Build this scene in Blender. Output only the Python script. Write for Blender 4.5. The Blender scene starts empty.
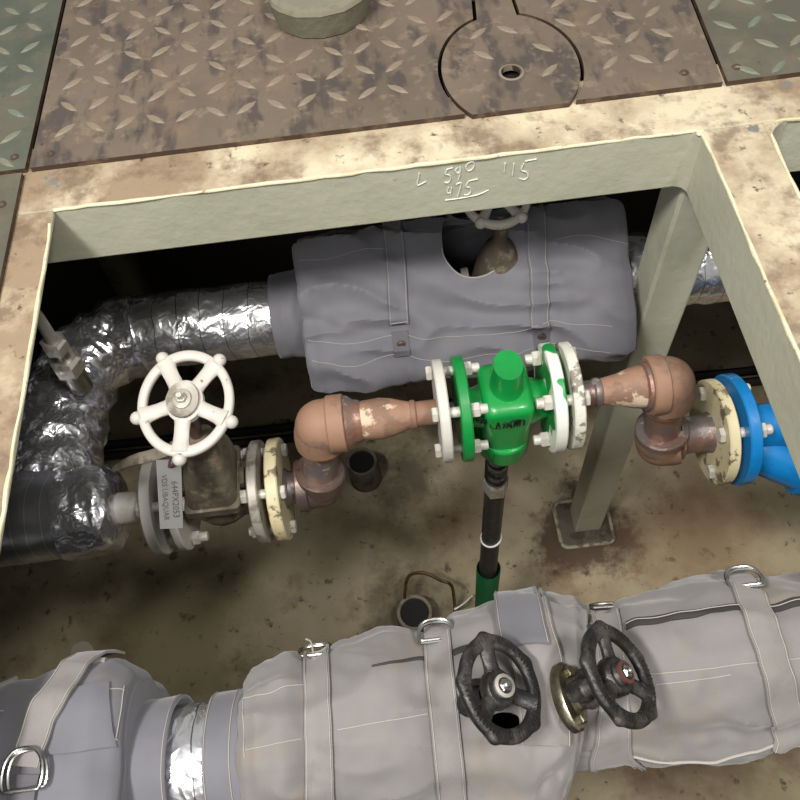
import bpy, bmesh, math, random
from mathutils import Vector as V, Matrix, noise
from mathutils.bvhtree import BVHTree
S = bpy.context.scene
C = S.collection
PI = math.pi
rnd = random.Random(7)

# ------------------------------------------------------------------ camera, light, exposure
EYE = V((0, 0, .6))
RT = V((.99339, -.09955, -.0574)); 
yaw, pit, rol = -.0114954, 1.02783367, -.13091576
FW = V((math.sin(yaw)*math.cos(pit), math.cos(yaw)*math.cos(pit), -math.sin(pit)))
r0 = V((math.cos(yaw), -math.sin(yaw), 0)); u0 = r0.cross(FW)
RT = math.cos(rol)*r0 + math.sin(rol)*u0
UP = -math.sin(rol)*r0 + math.cos(rol)*u0
FPX = 810.0
cd = bpy.data.cameras.new('camera'); cam = bpy.data.objects.new('camera', cd); C.objects.link(cam)
M = Matrix((RT, UP, -FW)).transposed().to_4x4(); M.translation = EYE
cam.matrix_world = M
cd.sensor_width = 36; cd.lens = FPX/800*36; cd.clip_start = .01
S.camera = cam
S.view_settings.view_transform = 'Standard'; S.view_settings.look = 'None'
S.view_settings.gamma = 1; S.view_settings.exposure = .6
S.view_settings.use_curve_mapping = False
w = bpy.data.worlds.new('world'); S.world = w; w.use_nodes = True
w.node_tree.nodes['Background'].inputs[0].default_value = (1, 1, .98, 1)
w.node_tree.nodes['Background'].inputs[1].default_value = .22
def area(name, loc, aim, sx, sy, power, col):
    l = bpy.data.lights.new(name, 'AREA'); l.shape = 'RECTANGLE'; l.size = sx; l.size_y = sy; l.energy = power; l.color = col
    o = bpy.data.objects.new(name, l); C.objects.link(o); o.location = loc
    o.rotation_euler = (V(aim)-V(loc)).to_track_quat('-Z', 'Y').to_euler()
    return o
area('overhead_light', (-.78, -.20, 1.95), (0, .4, -.4), .55, .18, 34, (1, .97, .92))
area('overhead_light', (.72, -.15, 2.05), (0, .5, -.5), .5, .18, 21, (1, .97, .92))
area('overhead_light', (-.55, -1.5, 1.9), (0, .5, -.2), 1.1, .3, 9, (1, .98, .94))  # added frontal fill to brighten the beam's face, no known fixture

def ray(px, py):
    return ((px-400)/FPX*RT - (py-400)/FPX*UP + FW)
def at(px, py, z=None, y=None, x=None):
    """the point of the place that a pixel of the photograph shows, on a known plane"""
    d = ray(px, py)
    t = (z-EYE.z)/d.z if z is not None else (y-EYE.y)/d.y if y is not None else (x-EYE.x)/d.x
    return EYE + t*d

# ------------------------------------------------------------------ materials
MATS = {}
def rgb(h):
    f = lambda c: ((c/255+.055)/1.055)**2.4 if c > 10 else c/255/12.92
    return tuple(f(c) for c in h) + (1,)
def mat(name, col, rough=.5, metal=0.0, spots=(), bump=(), sheen=0, coat=0, scrim=None):
    """spots: (scale, detail, lo, hi, colour, strength, stretch); bump: (scale, strength, kind)"""
    m = bpy.data.materials.new(name); m.use_nodes = True; MATS[name] = m
    nt = m.node_tree; N = nt.nodes; L = nt.links
    b = N['Principled BSDF']; b.inputs['Roughness'].default_value = rough; b.inputs['Metallic'].default_value = metal
    if sheen: b.inputs['Sheen Weight'].default_value = sheen
    if coat: b.inputs['Coat Weight'].default_value = coat
    tc = N.new('ShaderNodeTexCoord'); cur = None
    b.inputs['Base Color'].default_value = rgb(col)
    prev = None
    for k, s in enumerate(spots):
        scale, det, lo, hi, c2, st = s[:6]; stretch = s[6] if len(s) > 6 else (1, 1, 1)
        mp = N.new('ShaderNodeMapping'); mp.inputs['Scale'].default_value = stretch; mp.inputs['Location'].default_value = (k*3.1+.7, k*1.7, k*.9)
        L.new(tc.outputs['Object'], mp.inputs[0])
        nz = N.new('ShaderNodeTexNoise'); nz.inputs['Scale'].default_value = scale; nz.inputs['Detail'].default_value = det
        nz.inputs['Roughness'].default_value = .62; L.new(mp.outputs[0], nz.inputs['Vector'])
        mr = N.new('ShaderNodeMapRange'); mr.inputs[1].default_value = lo; mr.inputs[2].default_value = hi; mr.inputs[4].default_value = st
        L.new(nz.outputs[0], mr.inputs[0])
        mx = N.new('ShaderNodeMix'); mx.data_type = 'RGBA'; L.new(mr.outputs[0], mx.inputs[0])
        if prev is None: mx.inputs[6].default_value = rgb(col)
        else: L.new(prev, mx.inputs[6])
        mx.inputs[7].default_value = rgb(c2); prev = mx.outputs[2]
    if scrim:
        sp = N.new('ShaderNodeSeparateXYZ'); L.new(tc.outputs['Object'], sp.inputs[0])
        mu = N.new('ShaderNodeMath'); mu.operation = 'MULTIPLY'; mu.inputs[1].default_value = 1/scrim[0]; L.new(sp.outputs[scrim[3]], mu.inputs[0])
        nz = N.new('ShaderNodeTexNoise'); nz.inputs['Scale'].default_value = 14; L.new(tc.outputs['Object'], nz.inputs['Vector'])
        ad = N.new('ShaderNodeMath'); ad.operation = 'MULTIPLY_ADD'; ad.inputs[1].default_value = .5; L.new(nz.outputs[0], ad.inputs[0]); L.new(mu.outputs[0], ad.inputs[2])
        fr = N.new('ShaderNodeMath'); fr.operation = 'FRACT'; L.new(ad.outputs[0], fr.inputs[0])
        lt = N.new('ShaderNodeMath'); lt.operation = 'LESS_THAN'; lt.inputs[1].default_value = scrim[1]; L.new(fr.outputs[0], lt.inputs[0])
        mx = N.new('ShaderNodeMix'); mx.data_type = 'RGBA'; L.new(lt.outputs[0], mx.inputs[0])
        if prev is None: mx.inputs[6].default_value = rgb(col)
        else: L.new(prev, mx.inputs[6])
        mx.inputs[7].default_value = rgb(scrim[2]); prev = mx.outputs[2]
    if prev is not None: L.new(prev, b.inputs['Base Color'])
    pb = None
    for (sc, st, kind) in bump:
        if kind == 'v':
            t = N.new('ShaderNodeTexVoronoi'); t.inputs['Scale'].default_value = sc; t.feature = 'F1'
            nz = N.new('ShaderNodeTexNoise'); nz.inputs['Scale'].default_value = sc*.4; L.new(tc.outputs['Object'], nz.inputs['Vector'])
            va = N.new('ShaderNodeVectorMath'); va.operation = 'MULTIPLY_ADD'; va.inputs[1].default_value = (.12,)*3
            L.new(nz.outputs['Color'], va.inputs[0]); L.new(tc.outputs['Object'], va.inputs[2]); L.new(va.outputs[0], t.inputs['Vector'])
            out = t.outputs['Distance']
        else:
            t = N.new('ShaderNodeTexNoise'); t.inputs['Scale'].default_value = sc; t.inputs['Detail'].default_value = 5; L.new(tc.outputs['Object'], t.inputs['Vector']); out = t.outputs[0]
        bp = N.new('ShaderNodeBump'); bp.inputs['Strength'].default_value = st; bp.inputs['Distance'].default_value = .004
        L.new(out, bp.inputs['Height'])
        if pb: L.new(pb, bp.inputs['Normal'])
        pb = bp.outputs[0]
    if pb: L.new(pb, b.inputs['Normal'])
    return m
mat('frame_paint', (190, 189, 168), .5, 0, [(6, 4, .45, .75, (168, 168, 146), .7), (40, 6, .68, .75, (112, 96, 70), .7)], [(70, .25, 'n')])
mat('frame_top', (206, 192, 164), .65, 0, [(7, 8, .38, .56, (142, 122, 98), .95), (24, 8, .50, .64, (108, 88, 70), .75), (60, 6, .62, .7, (66, 54, 42), .9), (14, 5, .66, .69, (118, 116, 110), 1)], [(60, .35, 'n')])
mat('edge_paint', (216, 208, 176), .55, 0, [(30, 6, .5, .62, (196, 184, 146), .8), (70, 5, .64, .7, (110, 92, 66), .9)], [(90, .3, 'n')])
mat('plate_brown', (116, 103, 89), .55, .1, [(4, 5, .4, .62, (98, 87, 75), .8), (30, 3, .50, .60, (72, 65, 63), .8, (1, .40, 1)), (55, 5, .56, .66, (140, 124, 106), .5), (10, 6, .56, .72, (134, 112, 88), .6), (90, 6, .66, .72, (62, 50, 40), .8)], [(60, .25, 'n')])
mat('plate_green', (98, 101, 88), .5, .15, [(6, 5, .4, .62, (66, 74, 64), .8), (25, 5, .52, .62, (104, 98, 84), .7), (90, 6, .64, .72, (56, 54, 46), .7)], [(60, .25, 'n')])
mat('plate_mixed', (114, 104, 90), .52, .12, [(6, 6, .42, .58, (88, 88, 76), .9), (22, 6, .55, .66, (84, 80, 76), .7), (90, 6, .65, .7, (60, 50, 42), .7)], [(60, .25, 'n')])
mat('tread_worn', (130, 118, 102), .6, 0, [(30, 5, .45, .6, (130, 114, 98), .8)])
mat('tread_green', (118, 116, 100), .6, 0, [(30, 5, .45, .6, (100, 112, 100), .8)])
mat('plate_edge', (74, 58, 46), .7, .2, [(40, 4, .5, .6, (110, 90, 70), .8)])
mat('pit_floor', (172, 158, 130), .75, 0, [(2.2, 5, .45, .66, (128, 118, 88), .9), (7, 8, .53, .68, (116, 96, 72), .8), (26, 7, .6, .68, (62, 46, 32), .85), (70, 5, .66, .7, (48, 36, 26), .8), (45, 4, .72, .75, (190, 180, 150), .7)], [(30, .3, 'n')])
def floor_stain(m, spots):
    nt = m.node_tree; N = nt.nodes; L = nt.links; b = N['Principled BSDF']
    ge = N.new('ShaderNodeNewGeometry')
    nz = N.new('ShaderNodeTexNoise'); nz.inputs['Scale'].default_value = 9; nz.inputs['Detail'].default_value = 8; nz.inputs['Roughness'].default_value = .7
    L.new(ge.outputs['Position'], nz.inputs['Vector'])
    for (x, y, z, r, soft, c, st) in spots:
        vm = N.new('ShaderNodeVectorMath'); vm.operation = 'DISTANCE'; vm.inputs[1].default_value = (x, y, z); L.new(ge.outputs['Position'], vm.inputs[0])
        ma = N.new('ShaderNodeMath'); ma.operation = 'MULTIPLY_ADD'; ma.inputs[1].default_value = .34; L.new(nz.outputs[0], ma.inputs[0]); L.new(vm.outputs['Value'], ma.inputs[2])
        mr = N.new('ShaderNodeMapRange'); mr.inputs[1].default_value = r+.17; mr.inputs[2].default_value = r+.17+soft; mr.inputs[3].default_value = st; mr.inputs[4].default_value = 0
        L.new(ma.outputs[0], mr.inputs[0])
        mx = N.new('ShaderNodeMix'); mx.data_type = 'RGBA'; L.new(mr.outputs[0], mx.inputs[0])
        src = b.inputs['Base Color'].links[0].from_socket; L.new(src, mx.inputs[6]); mx.inputs[7].default_value = rgb(c); L.new(mx.outputs[2], b.inputs['Base Color'])
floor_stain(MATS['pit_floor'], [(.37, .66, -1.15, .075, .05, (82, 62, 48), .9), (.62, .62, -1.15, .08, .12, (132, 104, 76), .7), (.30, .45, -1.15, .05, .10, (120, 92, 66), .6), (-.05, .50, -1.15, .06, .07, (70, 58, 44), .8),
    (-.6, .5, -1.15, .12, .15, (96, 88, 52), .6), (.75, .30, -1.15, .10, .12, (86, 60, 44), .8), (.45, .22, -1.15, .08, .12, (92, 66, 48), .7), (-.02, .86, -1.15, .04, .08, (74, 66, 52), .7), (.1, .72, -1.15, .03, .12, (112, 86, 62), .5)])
mat('rust_stain', (92, 74, 60), .9, 0, [(30, 7, .45, .6, (124, 102, 78), .9), (90, 5, .62, .68, (170, 150, 120), .8)], [(60, .4, 'n')])
mat('pit_wall_shade', (30, 29, 25), .95, 0, [(4, 5, .45, .6, (18, 17, 15), .8)])  # near-black: the deep shade under the deck is put into the colour
mat('post_paint', (192, 192, 172), .5, 0, [(9, 5, .5, .68, (168, 168, 146), .7), (55, 5, .7, .74, (60, 56, 44), .7)], [(60, .2, 'n')])
mat('weld_plate', (176, 166, 144), .6, 0, [(40, 6, .48, .58, (110, 88, 68), .9)], [(80, .5, 'n')])
mat('foil', (236, 236, 240), .27, .92, [], [(22, .5, 'v'), (60, .25, 'v'), (8, .4, 'n')], scrim=(.034, .035, (120, 120, 124), 0))
mat('foil_dark', (222, 222, 228), .27, .92, [], [(26, .6, 'v'), (60, .35, 'v'), (9, .5, 'n')])
mat('foil_ringed', (214, 216, 220), .3, .95, [], [(20, .4, 'v'), (6, .5, 'n')], scrim=(.020, .07, (255, 255, 255), 0))
mat('cloth', (108, 107, 114), .75, 0, [(5, 5, .42, .66, (94, 93, 99), .8), (20, 6, .6, .72, (116, 108, 104), .5)], [(10, .3, 'n'), (900, .12, 'n')], sheen=.25)
mat('cloth_light', (126, 122, 120), .75, 0, [(5, 5, .42, .66, (110, 107, 108), .8), (14, 6, .54, .68, (128, 116, 104), .7), (120, 4, .74, .77, (90, 76, 64), .7)], [(9, .35, 'n'), (900, .12, 'n')], sheen=.25)
mat('cloth_strap', (128, 123, 121), .75, 0, [(18, 6, .52, .7, (108, 102, 98), .7)], [(60, .2, 'n'), (900, .15, 'n')], sheen=.25)
mat('strap_dark', (88, 86, 92), .75, 0, [(18, 6, .52, .7, (100, 98, 100), .7)], [(60, .2, 'n')], sheen=.2)
mat('thread', (162, 158, 150), .8)
mat('zip_black', (50, 48, 47), .8)
mat('steel', (176, 176, 174), .28, 1, [(60, 5, .55, .65, (120, 116, 108), .8)])
mat('zinc', (198, 194, 184), .45, .7, [(80, 5, .55, .66, (150, 140, 122), .8)])
mat('bolt_white', (206, 202, 192), .5, .2, [(60, 5, .56, .66, (150, 138, 116), .8)])
mat('white_paint', (200, 197, 188), .5, 0, [(22, 6, .58, .7, (176, 170, 156), .7), (70, 6, .66, .7, (80, 72, 60), .8)], [(70, .2, 'n')])
mat('wheel_white', (196, 190, 182), .5, 0, [(18, 6, .6, .72, (164, 156, 144), .7), (110, 5, .66, .70, (70, 62, 54), .8)], [(60, .2, 'n')])
mat('chipped_white', (210, 208, 196), .55, 0, [(26, 6, .54, .58, (120, 112, 98), .9), (60, 6, .6, .66, (86, 80, 66), .8)], [(80, .4, 'n')])
mat('cream_paint', (208, 197, 160), .5, 0, [(14, 6, .56, .7, (180, 156, 108), .8), (40, 6, .56, .60, (104, 92, 72), .9)], [(60, .2, 'n')])
mat('grey_flange', (172, 166, 156), .5, .3, [(26, 6, .5, .6, (116, 108, 94), .9)], [(60, .2, 'n')])
mat('green_paint', (18, 140, 62), .35, 0, [(10, 5, .5, .7, (14, 118, 54), .8)], [(40, .25, 'n')], coat=.2)
mat('green_white', (18, 140, 62), .4, 0, [(9, 3, .47, .485, (222, 224, 214), 1)], [(40, .25, 'n')])
mat('green_sleeve', (0, 84, 46), .4)
mat('marker_black', (14, 22, 14), .6)
mat('blue_paint', (18, 120, 186), .32, 0, [(12, 5, .5, .7, (8, 84, 146), .8), (90, 5, .7, .73, (40, 50, 60), .7)], [(40, .2, 'n')], coat=.3)
mat('rust_pipe', (148, 114, 92), .65, 0, [(8, 6, .46, .64, (126, 94, 78), .8), (26, 6, .58, .68, (110, 92, 84), .7), (60, 6, .68, .73, (70, 50, 40), .8)], [(40, .3, 'n')])
mat('weld_grey', (130, 120, 118), .4, .5, [(22, 6, .45, .62, (160, 112, 88), .8), (50, 5, .6, .66, (200, 194, 184), .8)], [(60, .6, 'n')])
mat('reducer_rust', (150, 116, 96), .65, 0, [(20, 7, .5, .56, (122, 96, 80), .8), (26, 8, .56, .6, (204, 186, 160), .9)], [(60, .5, 'n')])
mat('dark_steel', (112, 98, 92), .4, .6, [(20, 6, .48, .62, (124, 96, 84), .8), (50, 5, .62, .68, (60, 54, 50), .8)], [(60, .3, 'n')])
mat('cast_body', (112, 102, 88), .65, .2, [(12, 7, .45, .6, (80, 70, 58), .9), (30, 6, .52, .66, (164, 150, 128), .8)], [(60, .5, 'n')])
mat('black_iron', (34, 32, 32), .42, .2, [(40, 6, .5, .62, (74, 70, 68), .8), (90, 5, .66, .7, (120, 112, 104), .6)], [(90, .5, 'n')])
mat('brass', (168, 162, 142), .3, .9, [(26, 5, .45, .58, (96, 88, 70), .9)], [(40, .3, 'n')])
mat('red_washer', (92, 58, 52), .5, .2, [(60, 4, .5, .6, (60, 34, 30), .8)])
mat('tag_metal', (88, 86, 84), .55, .1, [(30, 5, .5, .65, (74, 72, 70), .7)], [(50, .1, 'n')])
mat('tag_ink', (36, 34, 34), .7)
mat('tie_tape', (134, 124, 110), .6, .1, [(60, 5, .5, .6, (90, 82, 70), .8)])
mat('black_rubber', (40, 40, 42), .45, 0, [(60, 4, .55, .65, (70, 70, 68), .6)])
mat('threaded_zinc', (186, 184, 180), .3, .9, [(200, 3, .55, .62, (96, 92, 86), .8)])
mat('pale_ring', (206, 210, 204), .5)
mat('chalk', (222, 224, 214), .9)
mat('boot_upper', (116, 111, 97), .75, 0, [(16, 6, .48, .64, (122, 122, 104), .8), (60, 6, .62, .68, (100, 92, 74), .7)], [(60, .5, 'n')])
mat('boot_sole', (112, 108, 92), .8, 0, [(20, 6, .5, .62, (108, 104, 84), .8), (70, 5, .64, .7, (80, 70, 54), .7)], [(60, .5, 'n')])
mat('boot_welt', (130, 124, 106), .7, 0, [(60, 5, .55, .62, (120, 112, 92), .8)])
mat('dark_pipe', (74, 76, 68), .6, .2, [(20, 5, .5, .6, (56, 52, 44), .8)])
mat('hole_shade_black', (12, 11, 10), .9)  # flat black that stands in for the shade inside holes
mat('dirty_grey', (104, 98, 84), .7, .1, [(30, 6, .48, .6, (70, 62, 50), .9)], [(60, .4, 'n')])
mat('cable_black', (30, 28, 26), .6)
mat('copper_wire', (110, 84, 62), .4, .7, [(60, 4, .5, .6, (70, 54, 42), .8)])

# ------------------------------------------------------------------ mesh helpers
class MB:
    def __init__(s): s.v = []; s.f = []; s.m = []
    def add(s, vs, fs, mi=0):
        o = len(s.v); s.v += [V(p) for p in vs]; s.f += [tuple(i+o for i in f) for f in fs]; s.m += [mi]*len(fs); return s
    def box(s, x0, x1, y0, y1, z0, z1, mi=0):
        vs = [(x, y, z) for x in (x0, x1) for y in (y0, y1) for z in (z0, z1)]
        return s.add(vs, [(0, 1, 3, 2), (4, 6, 7, 5), (0, 4, 5, 1), (2, 3, 7, 6), (0, 2, 6, 4), (1, 5, 7, 3)], mi)
    def prism(s, poly, z0, z1, fr=None, mi=0):
        fr = fr or (lambda x, y, z: V((x, y, z)))
        n = len(poly)
        vs = [fr(x, y, z0) for x, y in poly]+[fr(x, y, z1) for x, y in poly]
        fs = [tuple(range(n))[::-1], tuple(range(n, 2*n))]+[(i, (i+1) % n, n+(i+1) % n, n+i) for i in range(n)]
        return s.add(vs, fs, mi)
    def grid(s, P, nu, nv, cu=False, cv=False, mi=0, skip=None):
        vs = [P(i, j) for i in range(nu) for j in range(nv)]
        fs = []
        for i in range(nu if cu else nu-1):
            for j in range(nv if cv else nv-1):
                a, b = (i+1) % nu, (j+1) % nv
                if skip and skip(i, j): continue
                fs.append((i*nv+j, a*nv+j, a*nv+b, i*nv+b))
        return s.add(vs, fs, mi)
    def lathe(s, o, d, prof, n=28, e1=None, k=(1, 1), mi=0, caps=True):
        """prof: [(t, r)] along d from o; k: the two radii's factors"""
        o = V(o); d = V(d).normalized()
        a = V(e1) if e1 else (V((1, 0, 0)) if abs(d.x) < .8 else V((0, 1, 0)))
        a = (a-d*a.dot(d)).normalized(); b = d.cross(a)
        P = lambda i, j: o+d*prof[i][0]+(a*math.cos(2*PI*j/n)*k[0]+b*math.sin(2*PI*j/n)*k[1])*prof[i][1]
        st = len(s.v)
        s.grid(P, len(prof), n, cv=True, mi=mi)
        if caps:
            m = len(prof)
            s.f.append(tuple(st+j for j in range(n))); s.m.append(mi)
            s.f.append(tuple(st+(m-1)*n+j for j in range(n))[::-1]); s.m.append(mi)
        return s
    def tube(s, pts, r, n=12, closed=False, mi=0, k=(1, 1), up=None):
        pts = [V(p) for p in pts]; m = len(pts)
        rs = r if isinstance(r, (list, tuple)) else [r]*m
        fr = []; a = None
        for i in range(m):
            p0 = pts[(i-1) % m] if (closed or i) else pts[0]; p1 = pts[(i+1) % m] if (closed or i < m-1) else pts[-1]
            t = (p1-p0).normalized()
            if a is None:
                a = V(up) if up else (V((0, 0, 1)) if abs(t.z) < .9 else V((1, 0, 0)))
            if up: a = V(up)
            a = (a-t*a.dot(t)).normalized(); fr.append((a.copy(), t.cross(a)))
        st = len(s.v)
        s.grid(lambda i, j: pts[i]+(fr[i][0]*math.cos(2*PI*j/n)*k[0]+fr[i][1]*math.sin(2*PI*j/n)*k[1])*rs[i], m, n, cu=closed, cv=True, mi=mi)
        if not closed:
            s.f.append(tuple(st+j for j in range(n))); s.m.append(mi)
            s.f.append(tuple(st+(m-1)*n+j for j in range(n))[::-1]); s.m.append(mi)
        return s
    def sphere(s, c, r, n=20, k=(1, 1, 1), mi=0):
        c = V(c)
        P = lambda i, j: c+V((math.sin(PI*i/(n//2))*math.cos(2*PI*j/n)*k[0], math.sin(PI*i/(n//2))*math.sin(2*PI*j/n)*k[1], math.cos(PI*i/(n//2))*k[2]))*r
        return s.grid(P, n//2+1, n, cv=True, mi=mi)
ORG = {}
def link(o, parent=None, loc=None):
    C.objects.link(o)
    if parent: o.parent = parent
def tag(o, label=None, cat=None, group=None, kind=None):
    if label: o['label'] = label
    if cat: o['category'] = cat
    if group: o['group'] = group
    if kind: o['kind'] = kind
    return o
def thing(name, loc, label, cat, group=None):
    o = bpy.data.objects.new(name, None); o.empty_display_size = .03; C.objects.link(o); o.location = V(loc); ORG[o] = V(loc)
    return tag(o, label, cat, group)
def obj(name, mb, mats, parent=None, smooth=True, bevel=0, label=None, solid=0, sub=0, angle=35):
    me = bpy.data.meshes.new(name)
    if parent is not None: org = ORG[parent]
    else:
        lo = [min(v[i] for v in mb.v) for i in range(3)]; hi = [max(v[i] for v in mb.v) for i in range(3)]
        org = V(((lo[0]+hi[0])/2, (lo[1]+hi[1])/2, lo[2]))
    me.from_pydata([v-org for v in mb.v], [], mb.f); me.update()
    bm = bmesh.new(); bm.from_mesh(me)
    bmesh.ops.remove_doubles(bm, verts=bm.verts, dist=1e-6)
    bmesh.ops.recalc_face_normals(bm, faces=bm.faces)
    if smooth:
        for f in bm.faces: f.smooth = True
        for e in bm.edges:
            if len(e.link_faces) == 2 and e.calc_face_angle(0) > math.radians(angle): e.smooth = False
    bm.to_mesh(me); bm.free()
    for k in (mats if isinstance(mats, (list, tuple)) else [mats]): me.materials.append(MATS[k])
    if len(mb.m) == len(me.polygons) and any(mb.m): me.polygons.foreach_set('material_index', mb.m)
    o = bpy.data.objects.new(name, me); C.objects.link(o)
    if parent is not None: o.parent = parent
    else: o.location = org
    ORG[o] = org
    if bevel:
        b = o.modifiers.new('bevel', 'BEVEL'); b.width = bevel; b.segments = 2; b.limit_method = 'ANGLE'; b.angle_limit = math.radians(40)
        b.harden_normals = False
    if solid:
        b = o.modifiers.new('solid', 'SOLIDIFY'); b.thickness = solid; b.offset = -1
    if sub:
        b = o.modifiers.new('sub', 'SUBSURF'); b.levels = b.render_levels = sub
    if label: o['label'] = label
    return o
def struct(name, mb, m, **k):
    o = obj(name, mb, m, **k); o['kind'] = 'structure'; return o
def lerp(a, b, t): return a+(b-a)*t
def interp(tab, x):
    if x <= tab[0][0]: return tab[0][1]
    for (a, fa), (b, fb) in zip(tab, tab[1:]):
        if x <= b:
            t = (x-a)/(b-a); t = t*t*(3-2*t); return lerp(fa, fb, t)
    return tab[-1][1]
def smoothpath(pts, n=6):
    pts = [V(p) for p in pts]; out = []
    for i in range(len(pts)-1):
        p0 = pts[max(i-1, 0)]; p1 = pts[i]; p2 = pts[i+1]; p3 = pts[min(i+2, len(pts)-1)]
        for k in range(n):
            t = k/n
            out.append(.5*((2*p1)+(p2-p0)*t+(2*p0-5*p1+4*p2-p3)*t*t+(3*p1-p0-3*p2+p3)*t**3))
    out.append(pts[-1]); return out

# ------------------------------------------------------------------ the pit
FZ = -1.15
mb = MB(); n = 70
mb.grid(lambda i, j: V((-1.5+3.0*i/n, -.9+2.7*j/n, FZ+.006*noise.noise(V((i*.11, j*.11, 0))))), n+1, n+1)
struct('floor', mb, 'pit_floor')
struct('wall_back', MB().box(-1.5, 1.5, 1.26, 1.30, FZ, -.1), 'pit_wall_shade', smooth=False)  # set close and near-black, stands in for the unlit depth under the deck
struct('wall_left', MB().box(-1.55, -1.5, -.9, 1.8, FZ, -.1), 'pit_wall_shade', smooth=False)
struct('wall_right', MB().box(1.5, 1.55, -.9, 1.8, FZ, -.1), 'pit_wall_shade', smooth=False)
struct('wall_front', MB().box(-1.55, 1.55, -.95, -.9, FZ, -.1), 'pit_wall_shade', smooth=False)

# ------------------------------------------------------------------ deck frame
YB = .645; XL, XR, XR2 = -.342, .341, .406; YN = -.30
fr = thing('steel_framework', (0, .68, -.08), 'pale green steel deck frame with scuffed cream top edges around the open pit', 'framework')
def beam(name, x0, x1, y0, y1, z0, top='frame_top', zt=0.0):
    mb = MB(); mb.box(x0, x1, y0, y1, z0, zt-.0005)
    o = obj(name, mb, ['frame_paint', top], fr, smooth=False, bevel=.002)
    for p in o.data.polygons:
        if p.normal.z > .9: p.material_index = 1
    return o
beam('cross_beam', -1.3, 1.3, YB, YB+.10, -.08)
beam('side_beam', XR, XR2, YN, YB, -.08)
beam('side_flange', XL-.065, XL, YN, YB, -.008)
beam('side_web', XL-.065, XL-.057, YN, YB, -.08-.001, zt=-.009)
beam('side_beam', 1.05, 1.12, YN, YB, -.08)
beam('cross_beam', -1.3, 1.3, YN-.10, YN, -.08)
# cream bead of thick paint along the opening's top edges
def bead(pts):
    pts = smoothpath(pts, 14)
    mb = MB(); q = [p+V((0, 0, .0015*noise.noise(p*60)))+V((noise.noise(p*45)*.0012, noise.noise(p*50+V((3, 1, 2)))*.0012, 0)) for p in pts]
    mb.tube(q, [.0019+.0011*noise.noise(p*30) for p in q], 8)
    obj('paint_edge', mb, 'edge_paint', fr)
bead([(XL+.002, YN, -.0018), (XL-.0005, .1, -.0018), (XL-.0005, .4, -.0018), (XL-.0005, YB-.02, -.0018)])
bead([(XL-.0005, YB+.0005, -.0018), (-.1, YB+.0005, -.0018), (.1, YB+.0005, -.0018), (XR-.02, YB+.0005, -.0018), (XR-.004, YB-.005, -.0018), (XR+.0005, YB-.03, -.0018), (XR+.0005, .4, -.0018), (XR+.0005, .1, -.0018), (XR+.0005, YN, -.0018)])
bead([(XR2-.0005, YN, -.0018), (XR2-.0005, .1, -.0018), (XR2-.0005, .4, -.0018), (XR2+.002, YB-.035, -.0018), (XR2+.012, YB-.006, -.0018), (XR2+.05, YB+.0005, -.0018), (.8, YB+.0005, -.0018), (1.04, YB+.0005, -.0018)])
# rounded inside corners
def fillet(cx, cy, sx, sy, r):
    poly = [(cx, cy)]+[(cx+sx*r*(1-math.sin(a)), cy+sy*r*(1-math.cos(a))) for a in [PI/2*i/8 for i in range(9)]]
    o = obj('corner_fillet', MB().prism(poly, -.079, -.0006), ['frame_paint', 'frame_top'], fr, smooth=False)
    for p in o.data.polygons:
        if abs(p.normal.z) > .9: p.material_index = 1
fillet(XR+.0005, YB+.0005, -1, -1, .014); fillet(XR2-.0005, YB+.0005, 1, -1, .035)
# chalk figures on the cross beam's face, written in strokes (u right, v up)
def chalk(strokes, parent, mname, name, fn, wdt=.0007):
    mb = MB()
    for st in strokes:
        pts = smoothpath([(a, b, 0) for a, b in st], 5)
        q = [fn(p.x, p.y) for p in pts]
        mb.tube(q, [wdt*(1+.4*noise.noise(p*400)) for p in q], 5)
    return obj(name, mb, mname, parent)
def cpix(px, py):
    p = at(px, py, y=YB); return (p.x, p.z)
def P3(l): return [cpix(405+a/5.517, 150+b/5.517) for a, b in l]
strokes = [P3([(78, 125), (72, 160), (66, 192), (90, 185), (115, 172)]),
    P3([(232, 105), (222, 130), (245, 138), (250, 160), (235, 178), (218, 176)]), P3([(232, 105), (262, 96)]),
    P3([(290, 95), (278, 110), (290, 125), (305, 112), (302, 92), (302, 130), (292, 165)]),
    P3([(350, 70), (336, 90), (345, 112), (368, 105), (382, 80), (372, 62), (350, 70)]),
    P3([(238, 205), (232, 235), (250, 232)]), P3([(256, 205), (250, 248)]),
    P3([(282, 188), (308, 180), (300, 220), (290, 255)]),
    P3([(350, 170), (335, 200), (355, 205), (362, 228), (345, 245), (325, 244)]), P3([(350, 170), (400, 158)]),
    P3([(220, 275), (300, 265), (400, 245), (462, 218)]),
    P3([(552, 70), (546, 122)]), P3([(600, 72), (592, 138)]),
    P3([(655, 72), (640, 108), (668, 120), (678, 142), (660, 160), (630, 155)]), P3([(662, 60), (725, 48)])]
for grp in (strokes[:11], strokes[11:]):
    chalk(grp, fr, 'chalk', 'chalk_marks', lambda a, b: V((a, YB-.0006, b))).__setitem__('label', 'white chalk figures on the pale green face')

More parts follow.
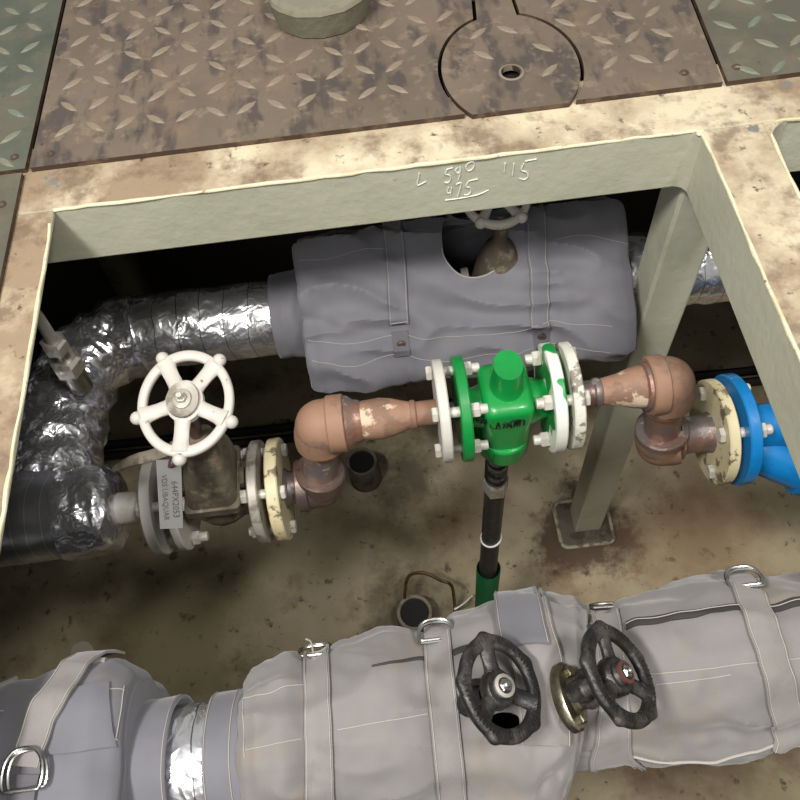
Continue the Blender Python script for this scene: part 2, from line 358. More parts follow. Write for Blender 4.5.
# ------------------------------------------------------------------ deck plates with raised treads
def plate(poly, hole, label, base, tread, z0=.0, t=.006, skipf=None, phase=0):
    bm = bmesh.new()
    def loop(pts):
        vs = [bm.verts.new((x, y, 0)) for x, y in pts]
        return [bm.edges.new((vs[i], vs[(i+1) % len(vs)])) for i in range(len(vs))]
    es = loop(poly)
    for h in hole: es += loop(h)
    bmesh.ops.triangle_fill(bm, use_beauty=True, use_dissolve=False, edges=es)
    bm.verts.index_update()
    top = [tuple(v.co.xy) for v in bm.verts]; fs = [[v.index for v in f.verts] for f in bm.faces]
    bd = [[v.index for v in e.verts] for e in bm.edges if len(e.link_faces) == 1]
    bm.free()
    mb = MB(); n = len(top)
    mb.add([(x, y, z0+t) for x, y in top]+[(x, y, z0) for x, y in top], fs+[[i+n for i in f][::-1] for f in fs], 0)
    mb.f += [(a, b, b+n, a+n) for a, b in bd]; mb.m += [2]*len(bd)
    def inside(x, y, pl):
        c = False; j = len(pl)-1
        for i in range(len(pl)):
            if (pl[i][1] > y) != (pl[j][1] > y) and x < (pl[j][0]-pl[i][0])*(y-pl[i][1])/(pl[j][1]-pl[i][1])+pl[i][0]: c = not c
            j = i
        return c
    xs = [p[0] for p in poly]; ys = [p[1] for p in poly]
    px, py = .034, .040
    i0, i1 = int(min(xs)/px)-1, int(max(xs)/px)+2; j0, j1 = int(min(ys)/py)-1, int(max(ys)/py)+2
    for i in range(i0, i1):
        for j in range(j0, j1):
            cx, cy = i*px+phase, j*py
            a = (.72 if (i+j) % 2 else -.72)+rnd.uniform(-.05, .05)
            ok = True
            for k in (-1, 0, 1):
                for kk in (-.005, .005):
                    qx, qy = cx+math.cos(a)*.015*k+kk, cy+math.sin(a)*.015*k
                    if not inside(qx, qy, poly) or any(inside(qx, qy, h) for h in hole): ok = False
                    if skipf and skipf(qx, qy): ok = False
            if not ok: continue
            ca, sa = math.cos(a), math.sin(a); L, W, H = .0155, .0045, .0015
            pts = [(-L, 0), (-L*.5, -W*.85), (0, -W), (L*.5, -W*.85), (L, 0), (L*.5, W*.85), (0, W), (-L*.5, W*.85)]
            vs = [(cx+x*ca-y*sa, cy+x*sa+y*ca, z0+t-.0002) for x, y in pts]+[(cx+(x*ca-y*sa)*.6, cy+(x*sa+y*ca)*.6, z0+t+H) for x, y in pts]
            mb.add(vs, [(q, (q+1) % 8, 8+(q+1) % 8, 8+q) for q in range(8)]+[tuple(range(8, 16))], 1)
    o = obj('deck_plate', mb, [base, tread, 'plate_edge'], smooth=False)
    tag(o, label, 'plate'); return o
DCX, DCY, DR, DYF = .162, .7735, .0765, .7035      # access cover, oval
def disc_poly(grow):
    r, ry = DR+grow, .0965+grow; pts = []
    y0 = DYF-grow-.012 if grow > 0 else DYF
    a0 = math.acos(min(1, (DCY-DYF)/ry))
    tw = .0235+grow; ta = math.asin(tw/r)
    angs = [-PI/2+a0*.0+(x) for x in ()]
    s = -PI/2+math.asin(math.sin(a0)) ; n = 40
    A0 = -PI/2+a0; A1 = PI/2-ta
    pts += [(DCX+r*math.cos(A0+(A1-A0)*i/n), DCY+ry*math.sin(A0+(A1-A0)*i/n)) for i in range(n+1)]
    pts += [(.1845+grow, .901+grow), (.1425-grow, .907+grow)]
    A2 = PI/2+ta; A3 = PI*3/2-a0
    pts += [(DCX+r*math.cos(A2+(A3-A2)*i/n), DCY+ry*math.sin(A2+(A3-A2)*i/n)) for i in range(n+1)]
    return pts
YP = .706
dp = disc_poly(.0028)
main = [(-.372, YP)]
cut = disc_poly(.0042)
# main plate outline follows the notch for the cover along its front edge
right = [p for p in cut if p[1] > YP]
main += [(right[-1][0], YP)]+right[::-1]+[(right[0][0], YP)]+[(.381, YP), (.43, 1.75), (-.352, 1.75)]
bolt_holes = [(-.355, .722), (.352, .728)]
plate(main, [], 'large rust-brown checkered deck plate with the round access opening cut in it', 'plate_brown', 'tread_worn', skipf=lambda x, y: y < YP+.012)
plate([(-1.3, YP), (-.3775, YP), (-.3575, 1.75), (-1.3, 1.75)], [], 'greenish checkered deck plate left of the large rust-brown plate', 'plate_green', 'tread_green', phase=.007)
plate([(-1.3, YN-.03), (-.385, YN-.03), (-.380, YP-.006), (-1.3, YP-.006)], [], 'brown checkered plate corner beside the open pit at the left', 'plate_mixed', 'tread_worn', phase=.012, skipf=lambda x, y: x > -.395)
plate([(.386, YP-.0), (1.3, YP+.01), (1.3, 1.75), (.435, 1.75)], [], 'greenish brown checkered deck plate right of the large plate', 'plate_mixed', 'tread_green', phase=.004)
plate([(-1.3, -1.3), (1.3, -1.3), (1.3, YN-.04), (-1.3, YN-.04)], [], 'worn checkered deck plate on the near side of the pit', 'plate_brown', 'tread_worn')
# access cover
cov = thing('access_cover', (DCX, DCY, 0), 'worn round access cover with small lifting hole in the rust-brown plate', 'cover')
cp = disc_poly(0)
hole = [(DCX-.0005+.0105*math.cos(2*PI*i/20), .7645+.012*math.sin(2*PI*i/20)) for i in range(20)]
o = plate(cp, [hole], 'x', 'plate_brown', 'tread_worn', skipf=lambda x, y: y < .71+.04 or math.hypot(x-DCX, y-.7645) < .026 or y > .85)
o.name = 'cover_plate'; del o['label']; del o['category']
o.parent = cov; o.location = o.location-cov.location; ORG[o] = V((0, 0, 0))
mb = MB(); mb.lathe((DCX, .7645, .0055), (0, 0, 1), [(0, .0150), (.001, .0135), (.0012, .0118), (-.006, .0115)], 24, caps=False)
obj('hole_rim', mb, 'tread_worn', cov)
obj('gap_shade_sheet', MB().box(DCX-.085, DCX+.085, .70, .92, -.012, -.008), 'hole_shade_black', cov, smooth=False)  # black sheet added below the cover for the shade in its gap and hole
# countersunk bolts in plates
for i, (x, y, l) in enumerate([(-.352, .724, 'countersunk screw in the near left corner of the rust-brown plate'), (-.392, .726, 'countersunk screw in the greenish plate corner at the seam'),
                 (.345, .728, 'countersunk screw in the near right corner of the rust-brown plate'), (.402, .727, 'countersunk screw in the right plate beside the seam'), (-.395, .655, 'countersunk screw in the plate beside the open pit')]):
    mb = MB().lathe((x, y, .0055), (0, 0, 1), [(0, .0055), (.0012, .005), (.0013, .0028), (.0004, .002)], 14)
    tag(obj('plate_screw', mb, 'plate_edge'), l, 'screw', 'countersunk screws holding the deck plates')

# ------------------------------------------------------------------ support post
post = thing('support_post', (.373, .66, FZ), 'pale green square steel post under the frame corner down to the pit floor', 'post')
mb = MB(); mb.box(.344, .403, YB+.004, YB+.062, FZ+.008, -.081)
obj('column', mb, 'post_paint', post, smooth=False, bevel=.004)
poly = []
for cx, cy, a0 in ((.412, .71, 0), (.325, .71, PI/2), (.325, .632, PI), (.412, .632, 3*PI/2)):
    poly += [(cx+.016*math.cos(a0+PI/2*i/6), cy+.016*math.sin(a0+PI/2*i/6)) for i in range(7)]
obj('base_plate', MB().prism(poly, FZ, FZ+.010), 'dirty_grey', post, smooth=False, bevel=.003)
poly2 = [(.3735+(x-.3685)*.8, .675+(y-.671)*.8) for x, y in poly]
obj('weld_bead', MB().tube([V((x, y, FZ+.009)) for x, y in poly], .0045, 8, closed=True), 'weld_plate', post)
# ------------------------------------------------------------------ bolts, flanges, wheels
def boltset(parent, x0, x1, yc, zc, rc, ph=36, nut=1, mats='bolt_white', r=.0078, n=4, tail=.010):
    """bolts along X through the flange pair x0..x1; the nut and the bare thread are on side nut, the head on the other"""
    for k in range(n):
        a = math.radians(ph+360/n*k); y, z = yc+rc*math.cos(a), zc+rc*math.sin(a)
        mb = MB(); lo, hi = (x0-.003, x1+.010+tail) if nut > 0 else (x0-.010-tail, x1+.003)
        mb.lathe((lo, y, z), (1, 0, 0), [(0, r*.6), (.0015, r*.68), (hi-lo-.0015, r*.68), (hi-lo, r*.6)], 14)
        for side, xx in ((-1, x0), (1, x1)):
            tt = .010 if side == nut else .007
            o = xx-tt if side < 0 else xx
            mb.lathe((o, y, z), (1, 0, 0), [(0, r*.92), (.0012, r*1.03), (tt-.0012, r*1.03), (tt, r*.92)], 6, e1=(0, .5, .86))
        obj('bolt', mb, mats, parent, smooth=True, angle=25)
def flange(parent, x, yc, zc, R, t, m, bore=.02, name='flange', bev=.0015, label=None):
    mb = MB().lathe((x-t/2, yc, zc), (1, 0, 0), [(0, bore), (0, R-bev), (bev, R), (t-bev, R), (t, R-bev), (t, bore)], 48)
    return obj(name, mb, m, parent, label=label)
def wheel(parent, c, N, e1, R, rim, ns, hubr, m, k=(1, 1), lug=.008, lugs=True, ph=0, spoke=.006, name='handwheel', hub_off=0, flat=1.0, lugout=0, waves=False):
    N = V(N).normalized(); e1 = V(e1); e1 = (e1-N*e1.dot(N)).normalized(); e2 = N.cross(e1); c = V(c)
    W = lambda a, r, h=0: c+e1*(math.cos(a)*r*k[0])+e2*(math.sin(a)*r*k[1])+N*h
    mb = MB(); n = 140; m_ = 12
    def P(i, j):
        a = 2*PI*i/n; b = 2*PI*j/m_
        f = 1
        if waves:
            d = min(abs((a-(ph+2*PI*q/5)+PI) % (2*PI)-PI) for q in range(5)); f = 1+.55*math.exp(-(d/.135)**2)
        cb, sb = math.cos(b), math.sin(b)
        cb = math.copysign(abs(cb)**.7, cb); sb = math.copysign(abs(sb)**.7, sb)
        return W(a, R+rim*(cb*(f if cb > 0 else 1)), rim*sb*flat)
    mb.grid(P, n, m_, cu=True, cv=True)
    nl = 5
    if lugs:
        for q in range(nl):
            a = ph+2*PI*q/nl; mb.sphere(W(a, R+rim*.6+lugout), lug, 14)
    for q in range(ns):
        a = ph+2*PI*q/ns
        pts = [W(a, lerp(hubr*.6, R, t), hub_off*(1-t)) for t in (0, .25, .5, .75, 1)]
        mb.tube(pts, [spoke*1.35, spoke*1.05, spoke, spoke*1.1, spoke*1.6], 10, k=(.6, 1.0), up=N)
    mb.lathe(c+N*(hub_off-.009), N, [(0, hubr*.75), (.004, hubr), (.012, hubr), (.014, hubr*.86), (.0135, hubr*.6), (.016, hubr*.5), (.019, hubr*.42)], 26, e1=e1, k=k)
    return obj(name, mb, m, parent, angle=50), W

# ------------------------------------------------------------------ foil-clad pipes
def foil_tube(path, r, n=56, amp=.0035, seg=.0045, seed=0, ends=True):
    pts = smoothpath(path, 24); L = [0]
    for a, b in zip(pts, pts[1:]): L.append(L[-1]+(b-a).length)
    m = int(L[-1]/seg); q = []
    j = 0
    for i in range(m+1):
        s = L[-1]*i/m
        while j < len(L)-2 and L[j+1] < s: j += 1
        q.append(pts[j].lerp(pts[j+1], (s-L[j])/max(1e-9, L[j+1]-L[j])))
    mb = MB(); a = None; fr_ = []
    for i in range(len(q)):
        t = (q[min(i+1, m)]-q[max(i-1, 0)]).normalized()
        if a is None: a = V((0, 0, 1)) if abs(t.z) < .9 else V((0, 1, 0))
        a = (a-t*a.dot(t)).normalized(); fr_.append((a.copy(), t.cross(a)))
    rs = r if callable(r) else (lambda f: r)
    def P(i, j):
        d = fr_[i][0]*math.cos(2*PI*j/n)+fr_[i][1]*math.sin(2*PI*j/n)
        p = q[i]+d*rs(i/m)
        e = 0
        for sc, am in ((26, 1), (60, .5)):
            v = noise.noise(p*sc+V((seed, seed*2, 0))); e += am*(1-abs(v)*3.2)
        return p+d*amp*e*.6
    mb.grid(P, m+1, n, cv=True)
    if ends:
        c = len(mb.v)
        mb.f.append(tuple(range(n))); mb.m.append(0); mb.f.append(tuple(m*n+j for j in range(n))[::-1]); mb.m.append(0)
    return mb
YU, ZU = .742, -.35
fp = thing('insulated_pipe', (-.3, YU, ZU), 'crumpled silver foil insulated pipe running under the beam behind the grey jacket', 'pipe')
obj('foil_wrap', foil_tube([(-.13, YU, ZU), (-.24, YU, ZU), (-.34, YU, ZU), (-.385, YU-.002, ZU)], .055, amp=.0025, seed=3), 'foil', fp)
obj('elbow_foil', foil_tube([(-.375, YU-.002, ZU), (-.42, YU-.012, ZU), (-.455, YU-.05, ZU), (-.474, YU-.11, ZU), (-.48, .56, ZU), (-.48, .50, ZU)], .058, amp=.0065, seed=8), 'foil_dark', fp)
obj('foil_wrap', foil_tube([(.32, YU, ZU), (.5, YU, ZU), (.9, YU, ZU), (1.4, YU, ZU)], .057, amp=.0035, seed=5), 'foil', fp)
YG, ZG = .473, -.22          # green line
YV, ZV = .461, -.35          # lower line
lp = thing('insulated_pipe', (-.5, YV, ZV), 'dark silver foil insulated pipe stub ending at the white flange', 'pipe')
obj('foil_wrap', foil_tube([(-.95, YV, ZV), (-.8, YV, ZV), (-.6, YV, ZV), (-.45, YV, ZV)], .056, amp=.0008, seed=2), 'foil_ringed', lp)
obj('foil_end', foil_tube([(-.452, YV, ZV), (-.43, YV, ZV), (-.41, YV, ZV), (-.385, YV, ZV)], lambda f: .058-.016*max(0, (f-.72)/.28)**2, amp=.005, seg=.003, seed=12), 'foil_dark', lp)
mb = MB().lathe((-.40, YV, ZV), (1, 0, 0), [(0, .021), (.056, .021), (.062, .024)], 28); obj('pipe_stub', mb, 'white_paint', lp)
flange(lp, -.332, YV, ZV, .066, .0135, 'white_paint')

# ------------------------------------------------------------------ gate valve with white handwheel
gv = thing('gate_valve', (-.266, YV, ZV-.03), 'brown cast gate valve with large white five-spoke handwheel', 'valve')
mb = MB()
mb.lathe((-.298, YV, ZV), (1, 0, 0), [(0, .032), (.010, .026), (.02, .028), (.033, .036), (.046, .039), (.06, .036), (.074, .028), (.088, .026), (.095, .032)], 32)
obj('body', mb, 'cast_body', gv)
mb = MB()
def sq(cx, cy, hx, hy, z, r=.008):
    out = []
    for sx, sy, a0 in ((1, 1, 0), (-1, 1, PI/2), (-1, -1, PI), (1, -1, 3*PI/2)):
        out += [V((cx+sx*(hx-r)+r*math.cos(a0+PI/2*i/5), cy+sy*(hy-r)+r*math.sin(a0+PI/2*i/5), z)) for i in range(6)]
    return out
def loft(mb, loops, mi=0):
    n = len(loops[0]); st = len(mb.v)
    mb.grid(lambda i, j: loops[i][j], len(loops), n, cv=True, mi=mi)
    mb.f.append(tuple(st+j for j in range(n))); mb.m.append(mi); mb.f.append(tuple(st+(len(loops)-1)*n+j for j in range(n))[::-1]); mb.m.append(mi)
BX, TX = -.254, -.224
bx = lambda z: lerp(BX, TX, (z+.33)/.21)
loft(mb, [sq(bx(z), YV+.0, hx, hy, z, r) for z, hx, hy, r in ((-.345, .028, .034, .012), (-.315, .030, .040, .012), (-.312, .034, .044, .006), (-.298, .034, .044, .006), (-.296, .031, .041, .012), (-.27, .030, .038, .014), (-.245, .028, .034, .016), (-.235, .022, .028, .014), (-.215, .018, .022, .012), (-.19, .012, .015, .008))])
obj('bonnet', mb, 'cast_body', gv)
for sg in (-1, 1):
    obj('lug', MB().box(bx(-.3)+sg*.036-.004, bx(-.3)+sg*.036+.004, YV-.012, YV+.012, -.31, -.296), 'cast_body', gv, bevel=.002)
wc = at(186, 403, z=-.125)
axis = (wc-V((BX, YV, -.33))).normalized()
obj('stem', MB().tube([wc-axis*.085, wc+axis*.014], .0075, 12), 'dark_steel', gv)
wh, W = wheel(gv, wc, axis, (1, 0, 0), .0, 0.001, 0, .001, 'wheel_white') if False else (None, None)
wh, W = wheel(gv, wc, axis+V((-.12, -.22, 0)), (.97, -.02, 0), .0545, .0060, 5, .0235, 'wheel_white', k=(.86, 1.0), lug=.0075, lugout=.004, hub_off=.004, ph=-PI/2-.13, spoke=.0082, flat=.8)
ax2 = (axis+V((-.12, -.22, 0))).normalized()
mb = MB().lathe(wc+ax2*.006, ax2, [(.005, .0205), (.0075, .020), (.0065, .0115), (.009, .011), (.0095, .0085)], 28, e1=(1, 0, 0), k=(.86, 1)); 
obj('hub_washer', mb, 'grey_flange', wh)
mb = MB().lathe(wc+ax2*.013, ax2, [(0, .0062), (.005, .0062), (.006, .0055)], 6).lathe(wc+ax2*.017, ax2, [(0, .0036), (.008, .0036), (.009, .003)], 12)
obj('stem_nut', mb, 'zinc', gv)
flange(gv, -.302, YV, ZV, .064, .011, 'white_paint')
flange(gv, -.199, YV, ZV, .067, .0125, 'grey_flange')
boltset(gv, -.339, -.295, YV, ZV, .049, ph=30, r=.0095, tail=.010)
# tag and its tie
tg = thing('valve_tag', (-.3, .4, -.24), 'grey metal identification tag hanging from the white handwheel', 'tag')
p0 = at(156, 460, z=-.155); p1 = at(181, 459, z=-.155); p2 = at(183, 528, z=-.185); p3 = at(160, 529, z=-.185)
nn = (p1-p0).cross(p3-p0).normalized()
if nn.z < 0: nn = -nn
mb = MB()
mb.add([p0, p1, p2, p3, p0-nn*.0012, p1-nn*.0012, p2-nn*.0012, p3-nn*.0012], [(0, 1, 2, 3), (7, 6, 5, 4), (0, 4, 5, 1), (1, 5, 6, 2), (2, 6, 7, 3), (3, 7, 4, 0)])
pl = obj('tag_plate', mb, 'tag_metal', tg, smooth=False)
def text_mesh(txt, origin, ux, uy, h, parent, m, name='lettering', width=None, lift=.0004):
    cu = bpy.data.curves.new(name, 'FONT'); cu.body = txt; cu.size = 1; cu.extrude = .0; cu.resolution_u = 2
    to = bpy.data.objects.new(name, cu); C.objects.link(to)
    dg = bpy.context.evaluated_depsgraph_get(); me = bpy.data.meshes.new_from_object(to.evaluated_get(dg))
    C.objects.unlink(to); bpy.data.objects.remove(to)
    xs = [v.co.x for v in me.vertices]; ys = [v.co.y for v in me.vertices]; wx = max(xs)-min(xs); hy = max(ys)-min(ys)
    n = ux.cross(uy).normalized(); mb = MB()
    mb.add([origin+ux.normalized()*((v.co.x-min(xs))/wx*width)+uy.normalized()*((v.co.y-min(ys))/hy*h)+n*lift for v in me.vertices], [tuple(p.vertices) for p in me.polygons])
    return obj(name, mb, m, parent, smooth=False)
dn = (p3-p0); rt = (p1-p0); Lh = dn.length; Wd = rt.length
text_mesh('644PX2053', p0+dn*.32+rt*.56, dn, rt, Wd*.26, pl, 'tag_ink', width=Lh*.52)
text_mesh('VDS UBAQUAR', p0+dn*.22+rt*.14, dn, rt, Wd*.26, pl, 'tag_ink', width=Lh*.66)
hp = p0+dn*.10+rt*.55
obj('tag_hole', MB().lathe(hp, nn, [(.0003, .0022), (.0005, .0022)], 12), 'hole_shade_black', tg)
obj('tag_wire', MB().tube(smoothpath([hp, hp+nn*.006+rt*.1, at(181, 455, z=-.14), at(176, 448, z=-.13), at(172, 452, z=-.135), hp+nn*.004], 6), .0012, 8), 'dark_steel', tg)
mb = MB(); pts = smoothpath([at(113, 470, z=-.20), at(130, 461, z=-.185), at(150, 456, z=-.17), at(172, 448, z=-.15), at(180, 441, z=-.14)], 8)
mb.tube(pts, [lerp(.003, .007, min(1, i/12)) if i < 26 else .005 for i in range(len(pts))], 10, k=(.35, 1), up=(0, -.3, 1))
tp = obj('tie_strap', mb, 'tie_tape'); tag(tp, 'twisted grey-brown tie strap lying from the handwheel over the flange', 'strap')

# ------------------------------------------------------------------ rusty spool, left
def collar(mb, p, d, r, t, mi=0):
    p = V(p); d = V(d).normalized()
    mb.lathe(p-d*t/2, d, [(0, r-.002), (.002, r), (t-.002, r), (t, r-.003)], 36, mi=mi)
sl = thing('pipe_spool', (-.1, YG, ZV), 'rusty brown pipe with two elbows between cream flange and white flange', 'pipe')
ue = V((-.100, YG, ZG)); le = V((-.122, YV, ZV+.003)); R_ = .0315
def elbow(c, d1, d2, R, l1, l2):
    mb = MB(); c = V(c); d1 = V(d1).normalized(); d2 = V(d2).normalized()
    # swept body: quarter bend
    pts = []; b = R*.55
    for i in range(13):
        t = i/12; a = c+d1*l1; e = c+d2*l2
        pts.append((1-t)**2*a+2*t*(1-t)*(c-(d1+d2)*b*.35)+t*t*e)
    mb.tube(pts, [R]*13, 36)
    mb.sphere(c-(d1+d2)*.0, R*1.0, 28)
    return mb
dz = (le-ue).normalized()
obj('elbow', elbow(ue, (1, 0, 0), dz, R_, .018, .028), 'rust_pipe', sl)
mb = MB(); collar(mb, ue+V((.018, 0, 0)), (1, 0, 0), R_+.003, .022); obj('elbow_socket', mb, 'rust_pipe', sl)
mb = MB(); mb.lathe(ue+V((.029, 0, 0)), (1, 0, 0), [(0, .0325), (.004, .031), (.010, .026), (.014, .0255), (.018, .024)], 36); obj('weld_ring', mb, 'weld_grey', sl)
mb = MB(); mb.lathe(ue+V((.04, 0, 0)), (1, 0, 0), [(0, .0225), (.012, .0235), (.03, .0245), (.042, .0225), (.056, .018), (.066, .0155), (.07, .0155)], 36); obj('reducer', mb, 'reducer_rust', sl)
mb = MB(); mb.lathe((.004, YG, ZG), (1, 0, 0), [(0, .015), (.001, .0172), (.006, .0172), (.008, .0148), (.035, .0148)], 32); obj('pipe_end', mb, 'rust_pipe', sl)
flange(sl, .0415, YG, ZG, .061, .012, 'white_paint', bore=.014)
mb = MB(); collar(mb, ue+dz*.034, dz, .027, .012); mb.tube([ue+dz*.03, le-dz*.02], .0215, 28); obj('riser', mb, 'weld_grey', sl)
obj('elbow', elbow(le, (-1, 0, 0), -dz, R_, .02, .024), 'dark_steel', sl, label='dark scorched lower elbow')
mb = MB(); collar(mb, le-dz*.026, dz, R_+.0005, .012); collar(mb, le+V((-.022, 0, 0)), (1, 0, 0), R_+.0025, .016); obj('elbow_socket', mb, 'dark_steel', sl)
mb = MB().lathe((-.168, YV, ZV), (1, 0, 0), [(0, .028), (.006, .022), (.014, .021), (.035, .021)], 28); obj('pipe_end', mb, 'weld_grey', sl)
flange(sl, -.175, YV, ZV, .067, .0155, 'cream_paint', bore=.018)
boltset(sl, -.207, -.167, YV, ZV, .050, ph=30, r=.009, nut=-1, tail=.004)
boltset(sl, .035, .0715, YG, ZG, .0455, ph=34, r=.0088, tail=.009)

# ------------------------------------------------------------------ green valve
GX = .1145
g = thing('control_valve', (GX, YG, ZG-.05), 'bright green valve body with round cap between white painted flanges', 'valve')
flange(g, .0650, YG, ZG, .0625, .0125, 'green_paint', bore=.02)
flange(g, .1690, YG, ZG, .0645, .0135, 'green_white', bore=.02, label='green flange with worn white paint')
mb = MB()
mb.lathe((.068, YG, ZG), (1, 0, 0), [(0, .022), (.012, .0235), (.03, .030), (.05, .034), (.07, .030), (.09, .0235), (.098, .022)], 36)
loft(mb, [sq(GX, YG-.002, hx, hy, z, r) for z, hx, hy, r in ((-.262, .029, .037, .022), (-.25, .029, .037, .022), (-.232, .028, .036, .018), (-.205, .028, .036, .010), (-.188, .0285, .036, .009), (-.182, .0265, .034, .009), (-.178, .022, .028, .012))])
obj('body', mb, 'green_paint', g, angle=50)
mb = MB().lathe((GX+.001, YG, -.185), (0, 0, 1), [(0, .027), (.006, .0235), (.012, .0215), (.044, .0205), (.047, .0195)], 40, k=(.82, 1)); obj('cap', mb, 'green_paint', g)
mb = MB().lathe((GX-.001, YG-.004, -.294), (0, 0, 1), [(0, .040), (.002, .0415), (.030, .0415), (.032, .040), (.033, .028)], 44, k=(.82, 1)); obj('cover', mb, 'green_paint', g)
mb = MB(); 
mb.add([(GX-.006, YG-.037, -.238), (GX+.006, YG-.037, -.238), (GX, YG-.037, -.258), (GX-.006, YG-.028, -.234), (GX+.006, YG-.028, -.234), (GX, YG-.028, -.26)], [(0, 1, 2), (3, 5, 4), (0, 3, 4, 1), (1, 4, 5, 2), (2, 5, 3, 0)])
obj('rib', mb, 'green_paint', g, smooth=False)
for a in (205, 245, 295, 335, 25, 155):
    p = V((GX+.0265*math.cos(math.radians(a)), YG-.004+.034*math.sin(math.radians(a)), -.262))
    obj('cover_screw', MB().lathe(p, (0, 0, 1), [(0, .0038), (.003, .0038), (.0035, .003)], 6), 'green_paint', g)
# black marker scribble low on the body's front
def gp(px, py):
    p = at(470+px/10, 400+py/10, y=YG-.040); return (p.x, p.z)
sc = [[(90, 225), (80, 280), (130, 240), (120, 290)], [(150, 235), (135, 270), (160, 280), (168, 245), (150, 235)], [(240, 245), (215, 265), (215, 300), (245, 300)], [(262, 300), (285, 240), (302, 298)], [(268, 280), (300, 275)],
      [(330, 250), (350, 262), (335, 290)], [(350, 245), (385, 250), (365, 290)], [(370, 245), (420, 290), (400, 230)], [(400, 235), (450, 215), (440, 280), (480, 205), (470, 275), (505, 205), (500, 270)], [(505, 225), (545, 210), (540, 260)]]
chalk([[gp(*q) for q in s_] for s_ in sc], g, 'marker_black', 'marker_writing', lambda a, b: V((a, YG-.0372-.0015+.35*max(0, abs(a-GX)-.016), b)), wdt=.0008)

# ------------------------------------------------------------------ rusty spool, right
sr = thing('pipe_spool', (.27, YG, ZV), 'rusty brown pipe with two elbows between chipped white flange and cream flange', 'pipe')
flange(sr, .1895, YG, ZG, .0635, .0125, 'chipped_white', bore=.014)
ue = V((.305, YG, ZG)); le = V((.320, YV-.002, ZV+.008)); dz = (le-ue).normalized()
mb = MB(); mb.lathe((.196, YG, ZG), (1, 0, 0), [(0, .0150), (.022, .0150), (.024, .0172), (.029, .0172), (.032, .0158)], 32); obj('pipe_end', mb, 'weld_grey', sr)
mb = MB(); mb.lathe((.228, YG, ZG), (1, 0, 0), [(0, .0155), (.02, .019), (.034, .0235), (.046, .0255), (.056, .0255)], 36); obj('reducer', mb, 'reducer_rust', sr)
mb = MB(); mb.lathe((.276, YG, ZG), (1, 0, 0), [(0, .0255), (.002, .029), (.008, .030), (.010, .0325)], 36); obj('weld_ring', mb, 'weld_grey', sr)
obj('elbow', elbow(ue, (-1, 0, 0), dz, R_+.001, .016, .026), 'rust_pipe', sr)
mb = MB(); collar(mb, ue+V((-.013, 0, 0)), (1, 0, 0), R_+.004, .020); obj('elbow_socket', mb, 'rust_pipe', sr)
mb = MB(); mb.tube([ue+dz*.02, le-dz*.02], .0225, 28); collar(mb, ue+dz*.036, dz, .028, .01); obj('riser', mb, 'weld_grey', sr)
obj('elbow', elbow(le, (1, 0, 0), -dz, R_, .018, .024), 'rust_pipe', sr)
mb = MB(); collar(mb, le-dz*.026, dz, R_+.0015, .012); obj('elbow_socket', mb, 'weld_grey', sr)
mb = MB().lathe((.338, YV, ZV+.014), (1, 0, 0), [(0, .0325), (.004, .031), (.008, .024), (.036, .0235), (.046, .028)], 32); obj('pipe_end', mb, 'weld_grey', sr)
ZR = ZV+.014
flange(sr, .388, YV, ZR, .068, .0135, 'cream_paint', bore=.02)
boltset(sr, .162, .196, YG, ZG, .0475, ph=36, r=.0092, nut=-1, tail=.008)
boltset(sr, .381, .421, YV, ZR, .050, ph=32, r=.0098, tail=.008)
# blue strainer
bl = thing('strainer', (.5, YV, ZR), 'blue painted flanged strainer disappearing under the right side beam', 'strainer')
flange(bl, .412, YV, ZR, .072, .015, 'blue_paint', bore=.02)
mb = MB().lathe((.418, YV, ZR), (1, 0, 0), [(0, .034), (.01, .029), (.05, .029), (.08, .035), (.12, .037), (.17, .029), (.24, .029)], 36)
obj('body', mb, 'blue_paint', bl)
mb = MB().lathe((.425, YV-.012, ZR-.022), (.8, -.35, -.28), [(0, .024), (.02, .029), (.085, .029), (.087, .034), (.105, .034), (.107, .026), (.112, .02)], 32)
obj('strainer_leg', mb, 'blue_paint', bl)
flange(bl, .655, YV, ZR, .072, .015, 'blue_paint', bore=.02)
obj('outlet_pipe', MB().lathe((.66, YV, ZR), (1, 0, 0), [(0, .028), (.8, .028)], 28), 'blue_paint', bl)

# ------------------------------------------------------------------ drain hose
hs = thing('drain_hose', (.113, YG, FZ), 'black drain hose with threaded fitting and green sleeve hanging below the green valve', 'hose')
hx = lambda z: V((.111, YG-.002, z))
mb = MB(); n = 60
mb.grid(lambda i, j: hx(-.294-.125*i/n)+V((.0150*math.cos(2*PI*j/20)*.95, .0165*math.sin(2*PI*j/20), 0))*(1+.10*math.sin(i/n*2*PI*13)), n+1, 20, cv=True)
obj('threaded_fitting', mb, 'steel', hs)
mb = MB().lathe(hx(-.45), (0, 0, 1), [(0, .017), (.003, .0205), (.030, .0205), (.034, .018)], 6, k=(.9, 1)); obj('hex_nut', mb, 'zinc', hs, angle=20)
mb = MB().tube([hx(-.43), hx(-.6), hx(-.75)+V((-.001, 0, 0)), hx(-.95)], [.0150, .0150, .0155, .0155], 24); obj('hose', mb, 'black_rubber', hs)
obj('clamp_ring', MB().tube([hx(-.64)+V((.0158*math.cos(2*PI*i/28), .016*math.sin(2*PI*i/28), .004*math.cos(2*PI*i/28))) for i in range(28)], .0018, 8, closed=True), 'pale_ring', hs)
obj('label_tape', MB().tube([hx(-.56)+V((-.0148, -.004, .06)), hx(-.6)+V((-.0152, -.004, 0))], .0016, 8), 'zip_black', hs)
mb = MB().lathe(hx(FZ+.001), (0, 0, 1), [(0, .0215), (.36, .0215), (.362, .0205), (.352, .0175), (0, .0175)], 30); obj('green_sleeve', mb, 'green_sleeve', hs)

